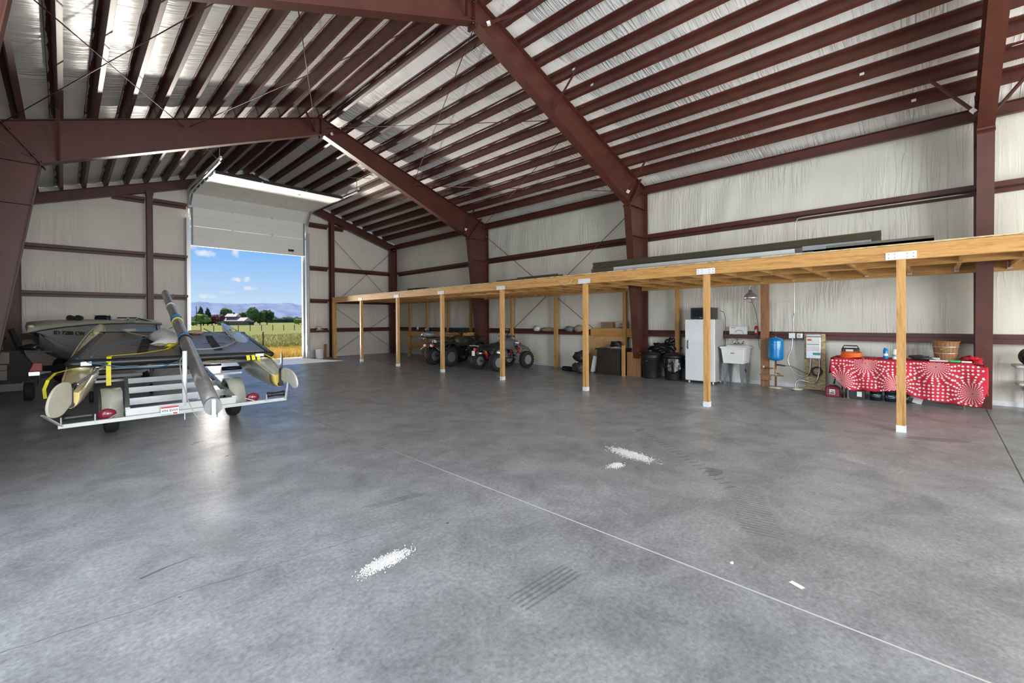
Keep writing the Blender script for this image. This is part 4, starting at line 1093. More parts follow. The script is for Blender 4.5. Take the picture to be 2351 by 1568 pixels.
m=MB()
m.loft([bsec(i,1) for i in range(8)],False,False,True); m.loft([bsec(i,-1) for i in range(8)],False,False,True)
m.add([tuple(p) for p in bsec(7,1)+list(reversed(bsec(7,-1)))],[tuple(range(26))])
bh=m.build('hull','boat_hull',bt_)
m=MB(); secs=[]
for i in range(8): secs.append([Vector((-HB[i]*1.03,ST[i]-.02,SH[i]-.02)),Vector((-HB[i]*1.03,ST[i],SH[i]+.035)),Vector((-HB[i]*.55,ST[i],SH[i]+.07)),Vector((0,ST[i],SH[i]+.08)),Vector((HB[i]*.55,ST[i],SH[i]+.07)),Vector((HB[i]*1.03,ST[i],SH[i]+.035)),Vector((HB[i]*1.03,ST[i]-.02,SH[i]-.02))])
m.loft(secs[:6],True,True,True); 
for s in(1,-1): m.loft([[Vector((s*HB[i]*1.03,ST[i],SH[i]-.02)),Vector((s*HB[i]*1.03,ST[i],SH[i]+.035)),Vector((s*HB[i]*.8,ST[i],SH[i]+.06)),Vector((s*HB[i]*.8,ST[i],SH[i]-.02))] for i in(5,6,7)],True,True,True)
dk=m.build('deck','boat_deck',bt_)
m=MB(); m.tube([Vector((HB[i]*1.035,ST[i],SH[i]-.028)) for i in range(8)],.012,6); m.build('rub_rail','black_plastic',bh)
for x in(.16,.30):
    MB().tube([Vector((x,1.05,1.58)),Vector((x,1.18,1.58))],[.065,.05],14).build('horn_lamp','atv_dark',bt_)
MB().rbox((.35,2.05,1.58),(.30,.16,.11),.05).build('bow_light','glass_dark',bt_); MB().rbox((.35,2.05,1.645),(.32,.18,.02),.05).build('light_cap','chrome',bt_)
for x,y in((.6,2.7),(.62,3.2)): MB().tube([Vector((x,y,1.5)),Vector((x,y,1.57)),Vector((x,y,1.60))],[.02,.014,.028],8).build('deck_fitting','chrome',bt_)
m=MB(); m.blob((.45,3.78,1.46),(.42,.32,.13),3,.05,1,2); m.build('stern_cover','gel_grey',bt_)
MB().tube([Vector((.1,3.45,1.6)),Vector((.5,3.5,1.6)),Vector((.9,3.62,1.45)),Vector((.92,3.66,1.2))],.018,6).build('cover_strap','black_soft',bt_)
v=bsec(3,1)[0]-bsec(1,1)[0]; u_=Vector(v).normalized()
text('ID 7288 CW','registration','black_plastic',basis(bsec(1,1)[0].lerp(bsec(3,1)[0],.55)+Vector((.03,-.05,-.16)),bsec(3,1)[3]-bsec(1,1)[3],(-.10,0,1)),.115,bh,.006,'CENTER')
MB().blob((-.0,.06,1.40),(.05,.05,.04),2,.05,1,1).build('bow_cleat','gel_cream',bt_)
tt=thing('trailer','black boat trailer with winch post under the grey motor boat','trailer',(-.4,13.0,0),-math.radians(24))
MB().bar((0,-.55,.38),(0,3.9,.38),.08,.08).build('spine','atv_dark',tt)
for s in(-1,1): MB().bar((s*.62,1.0,.42),(s*.62,3.9,.42),.07,.08).build('side_beam','atv_dark',tt); wheel(.30,.19,'wheel',tt,(s*.86,2.8,.30),(1,0,0),.55,0,'galv')
MB().bar((-.7,3.2,.34),(.7,3.2,.34),.06,.06).build('axle','atv_dark',tt)
for y in(1.2,3.3): MB().bar((-.65,y,.46),(.65,y,.46),.09,.12).build('bunk','black_soft',tt)
MB().bar((-.02,-.1,.40),(-.16,-.42,1.36),.06,.07).build('winch_post','atv_dark',tt)
MB().blob((.05,-.28,1.0),(.16,.12,.06),2,.3,2,3).build('winch','black_plastic',tt)
MB().bar((.02,-.30,.9),(.10,.3,.88),.04,.03).build('winch_strap','tan_panel',tt)
# dark utility cart left of it
uc=thing('utility_cart','dark utility cart with tan side panels and a red tail lamp, far left','cart',(-.70,12.6,0),0)
MB().prism([(-.45,.34),(.13,.34),(.30,.58),(.10,.95),(-.45,.97)],'Y',-.25,.35).build('body','black_soft',uc)
MB().bx(-.42,-.02,-.265,-.25,.72,.93).build('side_panel','tan_panel',uc); MB().bx(-.36,-.05,-.27,-.25,.60,.70).build('side_panel','tan_panel',uc); MB().bx(-.38,-.05,-.27,-.25,.42,.59).build('side_panel','tan_panel',uc)
m=MB(); m.prism([(.22,.55),(.40,.55),(.40,.71),(.28,.71)],'Y',-.30,-.22); m.build('tail_lamp','red_plastic',uc,bevel=.01)
MB().bx(.22,.36,-.29,-.23,.47,.54).build('reverse_lamp','chrome',uc)
MB().tube([Vector((.36,-.24,.70)),Vector((.36,-.25,.50)),Vector((.34,-.26,.30))],.012,6).build('chrome_bar','chrome',uc)
wheel(.17,.14,'wheel',uc,(.22,-.18,.17),(1,0,0),.5,0,'atv_dark'); wheel(.17,.14,'wheel',uc,(-.30,-.1,.17),(1,0,0),.5,0,'atv_dark')
MB().bx(-.45,.15,-.2,.3,.2,.36).build('chassis','black_plastic',uc)
# ---------------------------------------------------------------- quads
def quad(name,label,loc,rz,sport):
    t=thing(name,label,'quad bike',loc,rz)
    wb=1.22; rr_=.26 if sport else .31; fr=.27 if sport else .30; tw=.24 if sport else .27; hf=.42
    rimc='chrome' if not sport else 'alu'
    for s in(-1,1):
        wheel(rr_,tw,'wheel',t,(0,s*hf,rr_),(0,1,0),.52,.022,rimc if sport else 'atv_grey','red_plastic' if sport else 'chrome',nk=18)
        wheel(fr,.18 if sport else .22,'wheel',t,(wb,s*(hf-.0),fr),(0,1,0),.52,.018,'alu' if sport else 'atv_grey','red_plastic' if sport else 'chrome',nk=20)
    m=MB()
    for s in(-1,1):
        m.tube([(-.25,s*.14,.62),(.1,s*.14,.60),(.35,s*.14,.33),(.9,s*.14,.33),(1.15,s*.13,.5),(.9,s*.12,.78),(.3,s*.12,.70),(-.2,s*.12,.72)],.018,7)
    m.cyl((0,-hf+.05,rr_),(0,hf-.05,rr_),.025,8)
    m.build('frame','atv_dark',t)
    m=MB(); m.blob((.52,0,.47),(.24,.15,.2),3,.18,3,2); m.bx(.35,.72,-.12,.12,.3,.4); m.build('engine','mast_alu' if sport else 'atv_dark',t)
    for s in(-1,1):
        m=MB()
        for z in(.28,.40): m.tube([(wb-.22,s*.12,z+.03),(wb,s*(hf-.1),z-.02)],.014,6); m.tube([(wb+.12,s*.12,z+.03),(wb,s*(hf-.1),z-.02)],.014,6)
        m.build('suspension_arm','alu' if sport else 'atv_dark',t)
        m=MB(); m.cyl((wb-.03,s*.26,.30),(wb-.12,s*.14,.66),.028,8)
        k=MB(); P=[]
        for j in range(49):
            a=j*PI/4; f=j/48; P.append((wb-.03-.09*f+.04*math.cos(a),s*(.26-.12*f)+.04*math.sin(a),.33+.28*f))
        m.tube(P,.007,5); m.build('shock','red_plastic' if sport else 'atv_dark',t)
    m=MB(); m.cyl((.02,.0,.34),(-.1,.0,.66),.04,8); m.build('rear_shock','red_plastic' if sport else 'atv_dark',t)
    if sport:
        m=MB(); m.tube([(-.28,.10,.52),(-.05,.12,.50),(.25,.16,.46)],[.055,.06,.03],10); m.build('silencer','chrome',t)
        m=MB(); secs=[]
        for x,w,z0,z1 in((-.40,.10,.70,.74),(-.2,.15,.69,.76),(.15,.13,.68,.77),(.42,.10,.70,.80)): secs.append([(x,-w,z0),(x,-w*.8,z1),(x,0,z1+.015),(x,w*.8,z1),(x,w,z0)])
        m.loft(secs,True,True,True); m.build('seat','black_soft',t)
        # rear fenders
        for s in(-1,1):
            m=MB(); m.grid(lambda u,v:(-.48+.72*u,s*(.12+.30*v),.70+.05*math.sin(PI*u)-.10*v*v+.02*u),8,6); m.build('rear_fender','atv_dark',t,solid=.012)
            m=MB(); m.grid(lambda u,v:(.95+.62*u,s*(.08+.30*v*(1-.35*u)),.78-.03*u-.22*(1-v)*0-.14*v*v-.12*u*u),8,6); m.build('front_fender','atv_grey',t,solid=.012)
        m=MB(); secs=[]
        for x,w,z0,z1 in((.42,.10,.68,.82),(.62,.15,.62,.92),(.85,.16,.58,.93),(1.1,.13,.60,.86),(1.35,.07,.66,.76)): secs.append([(x,-w,z0),(x,-w*.9,(z0+z1)/2+.04),(x,-w*.4,z1),(x,w*.4,z1),(x,w*.9,(z0+z1)/2+.04),(x,w,z0)])
        m.loft(secs,True,True,True); cw=m.build('tank_cowl','atv_grey',t)
        MB().bx(1.0,1.16,-.155,-.145,.70,.80).build('side_decal','white',cw)
        MB().bx(1.01,1.15,-.158,-.150,.73,.75).build('decal_stripe','red_dot',cw)
        MB().tube([(-.48,-.2,.74),(-.52,-.18,.75),(-.52,.18,.75),(-.48,.2,.74),(-.3,.2,.75)],.012,6).build('grab_bar','alu_white',t)
        MB().rbox((-.46,0,.64),(.05,.10,.09),.02).build('tail_lamp','red_plastic',t)
        MB().bx(-.53,-.51,-.06,.06,.46,.60).build('number_bracket','white',t)
        MB().tube([(1.5,-.12,.42),(1.58,-.1,.55),(1.58,.1,.55),(1.5,.12,.42)],.014,6).build('front_bumper','alu',t)
        hb=[(.78,-.36,.98),(.84,-.2,1.0),(.86,-.06,.94),(.86,.06,.94),(.84,.2,1.0),(.78,.36,.98)]
    else:
        m=MB(); secs=[]
        for x,w,z0,z1 in((-.28,.14,.76,.84),(.0,.17,.75,.86),(.3,.15,.74,.84),(.5,.12,.76,.90)): secs.append([(x,-w,z0),(x,-w*.8,z1),(x,0,z1+.02),(x,w*.8,z1),(x,w,z0)])
        m.loft(secs,True,True,True); m.build('seat','camo',t)
        for s in(-1,1):
            m=MB(); m.grid(lambda u,v:(-.46+.95*u,s*(.14+.40*v),.80-.28*(abs(u-.48)*2)**2.6*(.4+.6*v)-.05*v*v),12,6); m.build('rear_fender','camo',t,solid=.015)
            m=MB(); m.grid(lambda u,v:(.82+.80*u,s*(.12+.42*v),.80-.26*(abs(u-.5)*2)**2.6*(.4+.6*v)-.04*v*v),12,6); m.build('front_fender','camo',t,solid=.015)
        m=MB(); secs=[]
        for x,w,z0,z1 in((.48,.12,.68,.90),(.68,.18,.62,.99),(.95,.2,.60,.95),(1.3,.18,.62,.84),(1.5,.12,.64,.76)): secs.append([(x,-w,z0),(x,-w*.9,(z0+z1)/2+.05),(x,-w*.4,z1),(x,w*.4,z1),(x,w*.9,(z0+z1)/2+.05),(x,w,z0)])
        m.loft(secs,True,True,True); m.build('tank_cowl','camo',t)
        for x0,x1,z,n in((-.62,.02,.92,'rear_rack'),(1.0,1.62,.92,'front_rack')):
            m=MB()
            m.tube([(x0,-.34,z),(x0,.34,z),(x1,.34,z),(x1,-.34,z),(x0,-.34,z)],.012,6)
            for k in range(5): m.cyl((x0+.02,-.25+.125*k,z),(x1-.02,-.25+.125*k,z),.008,5)
            for s in(-1,1): m.cyl((x0+.1,s*.26,z),(x0+.15,s*.2,z-.18),.01,5); m.cyl((x1-.1,s*.26,z),(x1-.15,s*.2,z-.18),.01,5)
            m.build(n,'atv_dark',t)
        MB().rbox((-.50,.18,.68),(.04,.14,.09),.02).build('tail_lamp','red_plastic',t)
        MB().rbox((-.50,-.18,.68),(.04,.14,.09),.02).build('tail_lamp','red_plastic',t)
        hb=[(.74,-.40,1.07),(.80,-.2,1.10),(.84,-.06,1.02),(.84,.06,1.02),(.80,.2,1.10),(.74,.40,1.07)]
    h=MB().tube(hb,.013,8).build('handlebar','chrome' if sport else 'atv_dark',t)
    for s in(0,-1):
        a,b=Vector(hb[s]),Vector(hb[1 if s==0 else -2]); MB().cyl(a,a.lerp(b,.6),.02,8).build('grip','black_soft',h)
        MB().tube([a.lerp(b,.2)+Vector((.06,0,0)),a.lerp(b,.9)+Vector((.03,0,.0))],.007,5).build('lever','chrome',h)
    MB().tube([(hb[2][0]+.02,0,hb[2][2]),(hb[2][0]+.12,0,.72)],.025,8).build('steering_post','atv_dark',t)
    MB().rbox((hb[2][0]-.01,0,hb[2][2]+.04),(.09,.16,.06),.02).build('instrument_pod','black_plastic',t)
    return t
quad('quad_bike','camouflage utility quad with cargo racks parked behind a post',(8.62,11.66,0),.02,False)
quad('quad_bike','grey sport quad with red hubs parked right of the camouflage one',(8.70,9.52,0),-.04,True)
o=MB().blob((8.32,11.9,1.02),(.26,.17,.09),3,.25,3,6).build('grey_tarp_bundle','grey_sheet'); tag(o,'grey bundled cover lying on the rear rack of the camouflage quad','cover')
# ---------------------------------------------------------------- workbench
t=thing('workbench','light timber workbench against the wall behind the camouflage quad','workbench',(10.2,13.8,0))
MB().bx(-.42,.40,-1.85,1.85,1.0,1.045).build('bench_top','fir_y',t)
MB().bx(-.40,-.36,-1.83,1.83,.89,1.0).build('apron','fir_y',t); MB().bx(-.36,.38,1.79,1.83,.89,1.0).build('apron','fir_x',t); MB().bx(-.36,.38,-1.83,-1.79,.89,1.0).build('apron','fir_x',t)
for x in(-.34,.34):
    for y in(-1.74,1.74): MB().bx(x-.045,x+.045,y-.045,y+.045,0,.99).build('leg','fir_z',t)
MB().bx(-.30,.30,1.70,1.74,.36,.56).build('end_rail','fir_x',t); MB().bx(-.30,.30,-1.74,-1.70,.36,.56).build('end_rail','fir_x',t)
o=MB().lathe([(.04,0),(.045,.16),(.02,.22),(.018,.26)],(10.0,15.1,1.045)).build('spray_bottle','galv'); tag(o,'silver bottle standing on the left half of the workbench','bottle')
o=MB().rbox((9.95,14.75,1.07),(.14,.42,.05),.02).build('tool_case','atv_dark'); tag(o,'dark flat tool case beside the silver bottle','case')
t=thing('vise','small blue metal bench vise on the workbench','vise',(9.9,14.2,1.045)); MB().rbox((0,0,.03),(.10,.14,.06),.01).build('base','glass_dark',t); MB().bx(-.14,-.02,-.05,.05,.06,.13).build('jaw','galv',t); MB().bx(.0,.1,-.05,.05,.06,.13).build('jaw','glass_dark',t)
o=MB().rbox((10.1,12.6,1.11),(.30,.85,.13),.03).build('gun_case','black_soft'); tag(o,'long black case on the right end of the workbench','case')
# ---------------------------------------------------------------- dark cabinet and sheets
o=MB().bx(10.60,10.64,5.86,7.18,1.0,1.23).build('timber_board','fir_y'); tag(o,'wide timber board above the plywood sheet by the second column','board')
o=MB().bx(10.56,10.59,6.05,7.2,.03,1.0).build('plywood_sheet','plywood'); tag(o,'plywood sheet leaning on the wall behind the dark cabinet','plywood')
o=MB().bx(10.12,10.17,5.82,5.90,0,.80).build('timber_offcut','fir_z'); tag(o,'thin upright timber offcut at the right side of the dark cabinet','timber')
o=MB().bx(10.3,10.34,5.45,5.85,0,.62).build('framed_timber','brown_board'); tag(o,'brown framed panel between the dark cabinet and the first bin','panel')
t=thing('wooden_cabinet','dark stained wooden cabinet standing before the plywood sheet','cabinet',(10.44,6.33,0))
MB().bx(-.27,.27,-.36,.36,.05,.66).build('body','dark_wood',t); MB().bx(-.31,.29,-.39,.39,.66,.70).build('top','dark_wood',t,bevel=.005)
d=MB().bx(-.285,-.27,-.30,.30,.12,.58).build('door','dark_wood',t,bevel=.004)
MB().bx(-.295,-.285,-.20,.20,.20,.50).build('door_panel','dark_wood',d,bevel=.004)
MB().bx(-.30,.25,-.38,.45,0,.05).build('plinth','dark_wood',t)
t=thing('inner_tube_coil','black coiled inner tube heaped on top of the dark cabinet','tube',(10.36,6.2,.70))
for k,(r,z) in enumerate(((.17,.05),(.15,.10),(.13,.15))):
    MB().tube([(r*math.cos(a)*.8,r*math.sin(a),z+.02*math.sin(a*2+k)) for a in [2*PI*j/20 for j in range(21)]],.026,8,caps=False).build('tube_loop','black_plastic',t)
o=MB().blob((10.34,6.25,.72),(.2,.24,.05),3,.25,3,5,.02).build('grey_rag','grey_sheet'); tag(o,'crumpled grey and white bag under the coiled tube','bag')
o=MB().box((10.30,6.86,.24),(.06,.12,.46),.0,M=Matrix.Rotation(.22,3,'X')).build('white_speaker_box','white'); tag(o,'white narrow appliance leaning against the left of the dark cabinet','box')
m=MB(); m.blob((9.95,7.05,.16),(.2,.24,.17),3,.15,2,3,.15); o=m.build('charcoal_sack','camo'); tag(o,'lower of two dark sacks stacked behind the fifth front post','sack')
m=MB(); m.blob((9.95,7.05,.46),(.2,.24,.16),3,.15,2,8); o=m.build('charcoal_sack','atv_dark'); tag(o,'upper of two dark sacks stacked behind the fifth front post','sack')
m=MB(); m.blob((10.05,7.50,.07),(.10,.30,.07),3,.35,4,8,.06); m.blob((10.0,7.3,.16),(.08,.08,.10),3,.3,3,2); o=m.build('black_tarp','black_bag'); tag(o,'crumpled black tarp on the floor left of the dark sacks','tarp')
# items on the girt ledge
def ledge(name,y,w,h,mt,label,cat_,blobby=True,d=.13):
    z=1.113
    if blobby: o=MB().blob((10.80,y,z+h*.45),(d*.6,w/2,h*.55),3,.22,3,int(y*7),h*.45).build(name,mt)
    else: o=MB().bx(10.76,10.87,y-w/2,y+w/2,z,z+h).build(name,mt)
    return tag(o,label,cat_)
ledge('seed_bag',9.4,.30,.17,'galv_white','shiny pale bag on the wall ledge, left end of the group','bag')
ledge('burlap_roll',8.9,.75,.12,'tan','long tan burlap roll along the wall ledge','burlap')
ledge('foil_bag',8.10,.34,.17,'grey_sheet','grey foil bag on the wall ledge right of the burlap','bag')
ledge('burlap_bundle',7.72,.36,.20,'tan','tan netting bundle on the ledge left of the fifth front post','bundle')
ledge('tan_bundle',10.95,.5,.07,'tan','small tan bundle on the ledge beside the third steel column','bundle')
t=thing('wooden_frame_box','small brown wooden box with a framed front on the ledge','box',(10.74,6.70,1.235)); MB().bx(-.06,.06,-.19,.19,0,.17).build('box','brown_board',t); MB().bx(-.066,-.06,-.12,.12,.03,.12).build('inset_panel','tan_panel',t)
t=thing('trucker_cap','tan and black cap lying on the ledge near the second column','cap',(10.74,6.22,1.235)); MB().blob((0,0,.06),(.10,.11,.085),3,.03,1,1,.05).build('crown','tan',t); MB().rbox((-.12,.04,.02),(.12,.14,.012),.05).build('brim','black_soft',t)
# ---------------------------------------------------------------- bins
def bin_(loc,label,bag):
    t=thing('rubbish_bin',label,'bin',loc)
    m=MB(); m.lathe([(.195,0),(.20,.02),(.225,.44),(.235,.45),(.235,.50),(.25,.52),(.25,.56)],n=28); b=m.build('barrel','black_plastic',t)
    m=MB(); m.lathe([(.262,.545),(.268,.56),(.26,.59),(.20,.635),(.10,.66),(0.02,.665)],n=28); m.build('lid','black_plastic',t)
    MB().bar((-.235,-.0,.44),(-.255,0,.40),.10,.02,up=(1,0,0)).build('handle','black_plastic',b)
    MB().bx(-.229,-.220,-.03,.03,.42,.475).build('bin_label','paper_white',b)
    if bag:
        m=MB(); m.grid(lambda u,v:((.255+.02*v+.018*math.sin(u*2*PI*11)*v+.02*noise.noise(Vector((math.cos(u*6.28)*2,math.sin(u*6.28)*2,v*3))))*math.cos(u*2*PI),(.255+.02*v+.018*math.sin(u*2*PI*11)*v)*math.sin(u*2*PI)-.02*v,.55-.38*v*(.7+.3*math.sin(u*2*PI*2+1))),60,10,closed_u=True); m.build('bin_liner','black_bag',t,solid=.003)
bin_((10.34,5.19,0),'black round rubbish bin with lid, left of the pair',False)
bin_((10.40,4.64,0),'black round rubbish bin wrapped in a plastic liner, right of the pair',True)
o=MB().blob((10.62,5.0,.72),(.16,.36,.14),4,.3,3,3).build('black_rubbish_bag','black_bag'); tag(o,'black plastic rubbish bag draped behind the two bins','bag')
o=MB().blob((10.66,4.80,.86),(.13,.16,.13),4,.3,3,8).build('black_rubbish_bag','black_bag'); tag(o,'topmost black plastic bag bulging above the right bin','bag')
for k in range(3):
    o=MB().cyl((0,0,0),(.10,-.02*k,.85-.1*k),.008,6).build('garden_stake','tree_dark',org=(0,0,0)); o.location=(10.5,4.30+.02*k,0); tag(o,('longest','middle','shortest')[k]+' thin green garden stake leaning between bin and refrigerator','stake')
# ---------------------------------------------------------------- refrigerator
t=thing('refrigerator','tall white upright refrigerator against the right wall','refrigerator',(10.42,3.91,0))
MB().bx(-.22,.30,-.325,.325,.045,1.46).build('cabinet','grey_side',t,bevel=.008)
d=MB().bx(-.285,-.225,-.33,.33,.06,1.465).build('door','fridge_white',t,bevel=.012)
MB().tube([(-.285,.26,.98),(-.315,.26,.97),(-.315,.26,.80),(-.285,.26,.79)],.010,8).build('door_handle','black_plastic',d)
for y in(-.27,.27): MB().cyl((-.2,y,0),(-.2,y,.05),.02,10).build('foot','white',t)
for y in(-.27,.27): MB().cyl((.25,y,0),(.25,y,.05),.02,10).build('foot','white',t)
t=thing('microwave_oven','black microwave oven standing on the refrigerator','microwave',(10.48,3.93,1.465))
MB().bx(-.19,.20,-.235,.235,.015,.27).build('case','atv_dark',t,bevel=.006)
d=MB().bx(-.205,-.19,-.12,.235,.02,.265).build('door','black_plastic',t,bevel=.003); MB().bx(-.207,-.205,-.06,.19,.07,.22).build('window','glass_dark',d); MB().bx(-.208,-.206,-.02,.03,.035,.047).build('badge','galv',d)
MB().bx(-.205,-.19,-.235,-.125,.02,.265).build('control_panel','black_plastic',t)
for y in(-.2,.2):
    for x in(-.16,.16): MB().cyl((x,y,0),(x,y,.02),.012,8).build('foot','black_plastic',t)
rope('power_cord',[(10.62,3.62,1.66),(10.55,3.52,1.62),(10.60,3.50,1.45),(10.62,3.51,1.1),(10.64,3.52,.8)],.006,'black_plastic','black power cord hanging from microwave down the refrigerator side','cord')
# ---------------------------------------------------------------- laundry sink
t=thing('laundry_sink','white plastic laundry tub on tapered grey legs','sink',(10.585,3.27,0))
m=MB(); 
def rect(hx,hy,z,cx=0): return [Vector((cx-hx,-hy,z)),Vector((cx+hx,-hy,z)),Vector((cx+hx,hy,z)),Vector((cx-hx,hy,z))]
m.loft([rect(.215,.205,.48),rect(.25,.24,.80),rect(.265,.265,.825),rect(.265,.265,.85),rect(.235,.235,.85),rect(.19,.18,.52)],True,True,False); tb=m.build('tub','white',t,bevel=.008)
MB().bx(-.243,-.240,-.04,.04,.705,.72).build('maker_mark','glass_dark',tb)
MB().bx(.12,.265,-.24,.24,.80,.87).build('faucet_deck','white',tb,bevel=.006)
for x,y in((-.18,-.18),(-.18,.18),(.2,-.18),(.2,.18)):
    m=MB(); m.loft([[Vector((x+a*s,y+b*s,z)) for a,b in((-1,-1),(1,-1),(1,1),(-1,1))] for z,s in((0,.018),(.48,.045))],True,True,False); m.build('leg','grey_sheet',t)
f=MB().rbox((.19,0,.89),(.06,.22,.03),.02).build('faucet','chrome',t)
MB().tube([(.19,0,.90),(.17,.02,.99),(.08,.06,1.03),(-.02,.12,1.02),(-.04,.13,.99)],[.016,.016,.014,.013,.015],10).build('spout','chrome',f)
for y in(-.08,.08): MB().tube([(.19,y,.90),(.19,y,.94),(.14,y*1.5,.96)],[.018,.016,.01],8).build('tap_handle','chrome',f)
rope('drain_hose',[(10.68,3.2,.46),(10.75,3.12,.3),(10.82,3.1,.12),(10.86,3.1,.03)],.014,'black_plastic','black drain hose under the laundry sink','hose')
m=MB(); m.bx(10.80,10.83,3.10,3.48,1.12,1.30); o=m.build('white_sign_panel','white',bevel=.004); tag(o,'white framed appliance panel standing on the ledge above the sink','panel')
MB().bx(-.018,-.0155,.06,.16,.145,.155).build('panel_print','black_plastic',o)
MB().tube([(-.02,-.12,.02),(-.025,-.08,.08),(-.025,.0,.10),(-.02,.06,.05)],.006,6).build('panel_cable','galv',o)
for c in (0,1):
    pass
t=thing('fire_extinguisher','small red fire extinguisher standing on the wall ledge','extinguisher',(10.76,2.90,1.113))
MB().lathe([(.036,0),(.04,.01),(.04,.16),(.030,.19),(.012,.205)],n=16).build('cylinder','red_plastic',t); MB().tube([(0,0,.20),(0,0,.235),(.02,.03,.26)],.010,8).build('valve','galv_white',t); MB().bx(-.041,-.0395,-.02,.02,.05,.12).build('label_band','paper_white',t)
t=thing('clamp_lamp','metal reflector clamp lamp hanging under the platform','lamp',(10.3,2.89,1.93))
MB().lathe([(.145,-.06),(.13,-.01),(.085,.05),(.04,.08),(.03,.13)],(0,0,.03),n=28,caps=False).build('reflector','galv',t,solid=.003)
MB().lathe([(.0,-.06),(.03,-.05),(.036,-.01),(.02,.04)],(0,0,.03),n=14).build('bulb','white',t)
MB().tube([(0,0,.15),(.0,.02,.21),(0,-.01,.26),(0,.02,.30)],.005,6).build('hook_wire','galv',t)
m=MB(); 
for a in range(6):
    q=a*PI/3; m.tube([(.13*math.cos(q),.13*math.sin(q),-.03),(.09*math.cos(q),.09*math.sin(q),-.09),(0,0,-.11)],.003,4)
m.build('wire_guard','galv',t)
rope('lamp_cord',[(10.32,2.88,1.9),(10.5,2.84,1.6),(10.66,2.84,1.25),(10.68,2.84,1.05),(10.68,2.80,.80),(10.62,2.66,.72),(10.5,2.60,.83)],.005,'black_plastic','thin black lamp cord looping down to the blue tank','cord')
# ---------------------------------------------------------------- pressure tank, pipes, controls
t=thing('pressure_tank','blue pressure tank mounted on a copper riser by the wall post','tank',(10.47,2.455,0))
tk=MB().lathe([(.02,.585),(.08,.59),(.125,.61),(.143,.64),(.146,.67),(.146,.99),(.143,1.02),(.12,1.055),(.06,1.075),(.02,1.08)],n=36).build('tank_body','tank_blue',t)
ta=text('WELL-X-TROL','tank_lettering','galv_white',basis((-.100,.107,.92),(.72,-.69,0),(0,0,1)),.030,tk,.001)
for v in ta.data.vertices:
    # wrap lettering round the tank
    M0=basis((-.100,.107,.92),(.72,-.69,0),(0,0,1)); q=M0.inverted()@v.co; a=math.radians(193)+q.x/.147; v.co=Vector((.1475*math.cos(a),.1475*math.sin(a),.93+q.y))
MB().tube([(0,0,1.08),(0,0,1.10)],.02,8).build('cap','grey_sheet',t)
pp_=MB().cyl((0,0,.04),(0,0,.59),.019,12).build('riser','copper',t)
MB().cyl((0,0,.25),(0,0,.33),.026,12).build('coupling','alu',pp_)
MB().tube([(0,0,.42),(-.0,.10,.42),(0,.24,.425)],.014,8).build('branch_pipe','copper',t)
MB().cyl((0,.23,.42),(0,.23,.47),.017,8).build('valve_cap','galv_white',t)
MB().tube([(0,0,.50),(0,-.06,.50),(0,-.17,.49)],.016,8).build('branch_pipe','atv_dark',t)
MB().tube([(0,0,.33),(0,-.07,.31),(0,-.1,.29)],.014,8).build('drain_tap','copper',t)
MB().bx(-.03,.02,-.14,.30,.265,.285).build('support_board','brown_board',t); MB().bx(-.0,.03,.10,.28,.16,.265).build('support_block','brown_board',t)
o=MB().blob((10.47,2.47,.015),(.06,.13,.02),3,.3,3,2,.012).build('foam_patch','foam'); tag(o,'pale foam sealant patch around the copper riser','foam')
o=MB().blob((10.50,2.10,.02),(.05,.10,.03),3,.4,4,5,.015).build('foam_patch','foam'); tag(o,'lumpy yellowish foam around the conduit end','foam')
rope('pressure_hose',[(10.48,2.28,.49),(10.52,2.18,.48),(10.55,1.95,.36),(10.60,1.85,.32),(10.62,1.75,.32)],.006,'black_plastic','thin dark hose from the tank to the chipboard panel','hose')
t=thing('chipboard_panel','upright chipboard backing panel right of the blue tank','board',(10.69,1.805,0)); MB().bx(-.01,.01,-.18,.18,.02,1.16).build('board','osb',t)
t=thing('pump_control_box','grey pump control box with printed label on the chipboard panel','control box',(10.64,1.815,.66))
MB().bx(-.04,.035,-.125,.125,0,.48).build('enclosure','galv',t,bevel=.005)
c=MB().bx(-.043,-.040,-.10,.115,.26,.43).build('label','paper_white',t); MB().bx(-.045,-.043,-.10,.115,.28,.295).build('label_stripe','label_teal',c); MB().bx(-.045,-.043,.03,.10,.36,.39).build('label_print','red_dot',c)
c=MB().bx(-.043,-.040,-.10,.115,.15,.25).build('label','paper_white',t)
c=MB().bx(-.043,-.040,-.12,.01,.07,.12).build('label_picture','label_teal',t)
MB().bx(-.045,-.04,-.125,.125,.43,.46).build('lid_band','grey_sheet',t)
o=MB().bx(10.62,10.70,2.14,2.25,1.06,1.17).build('junction_box','galv_white',bevel=.004); tag(o,'square white junction box, left of two on the lowest girt','electrical box')
MB().cyl((-.045,-.03,.02),(-.04,-.03,.02),.006,6).build('cover_screw','black_plastic',o)
t=thing('outlet_box','rounded white outlet box, right of two on the lowest girt','outlet',(10.655,2.06,1.065)); MB().rbox((0,0,.05),(.07,.11,.10),.02).build('box','galv_white',t); MB().bx(-.038,-.035,-.02,.02,.025,.075).build('socket','grey_side',t)
rope('conduit',[(10.68,2.185,1.17),(10.66,2.17,1.5),(10.68,2.16,1.65),(10.69,2.16,2.4),(10.69,2.15,3.0),(10.69,2.15,3.40),(10.67,2.11,3.52),(10.66,2.0,3.555),(10.66,1.3,3.56),(10.66,-.45,3.56)],.013,'galv','long grey conduit rising from the junction box to the upper girt','conduit',8)
rope('flexible_conduit',[(10.66,2.19,1.07),(10.62,2.20,.85),(10.60,2.26,.62),(10.60,2.20,.42),(10.60,2.05,.29),(10.60,1.92,.31),(10.60,1.87,.45),(10.62,1.865,.67)],.013,'galv','grey flexible conduit drooping from junction box to control box','conduit',8)
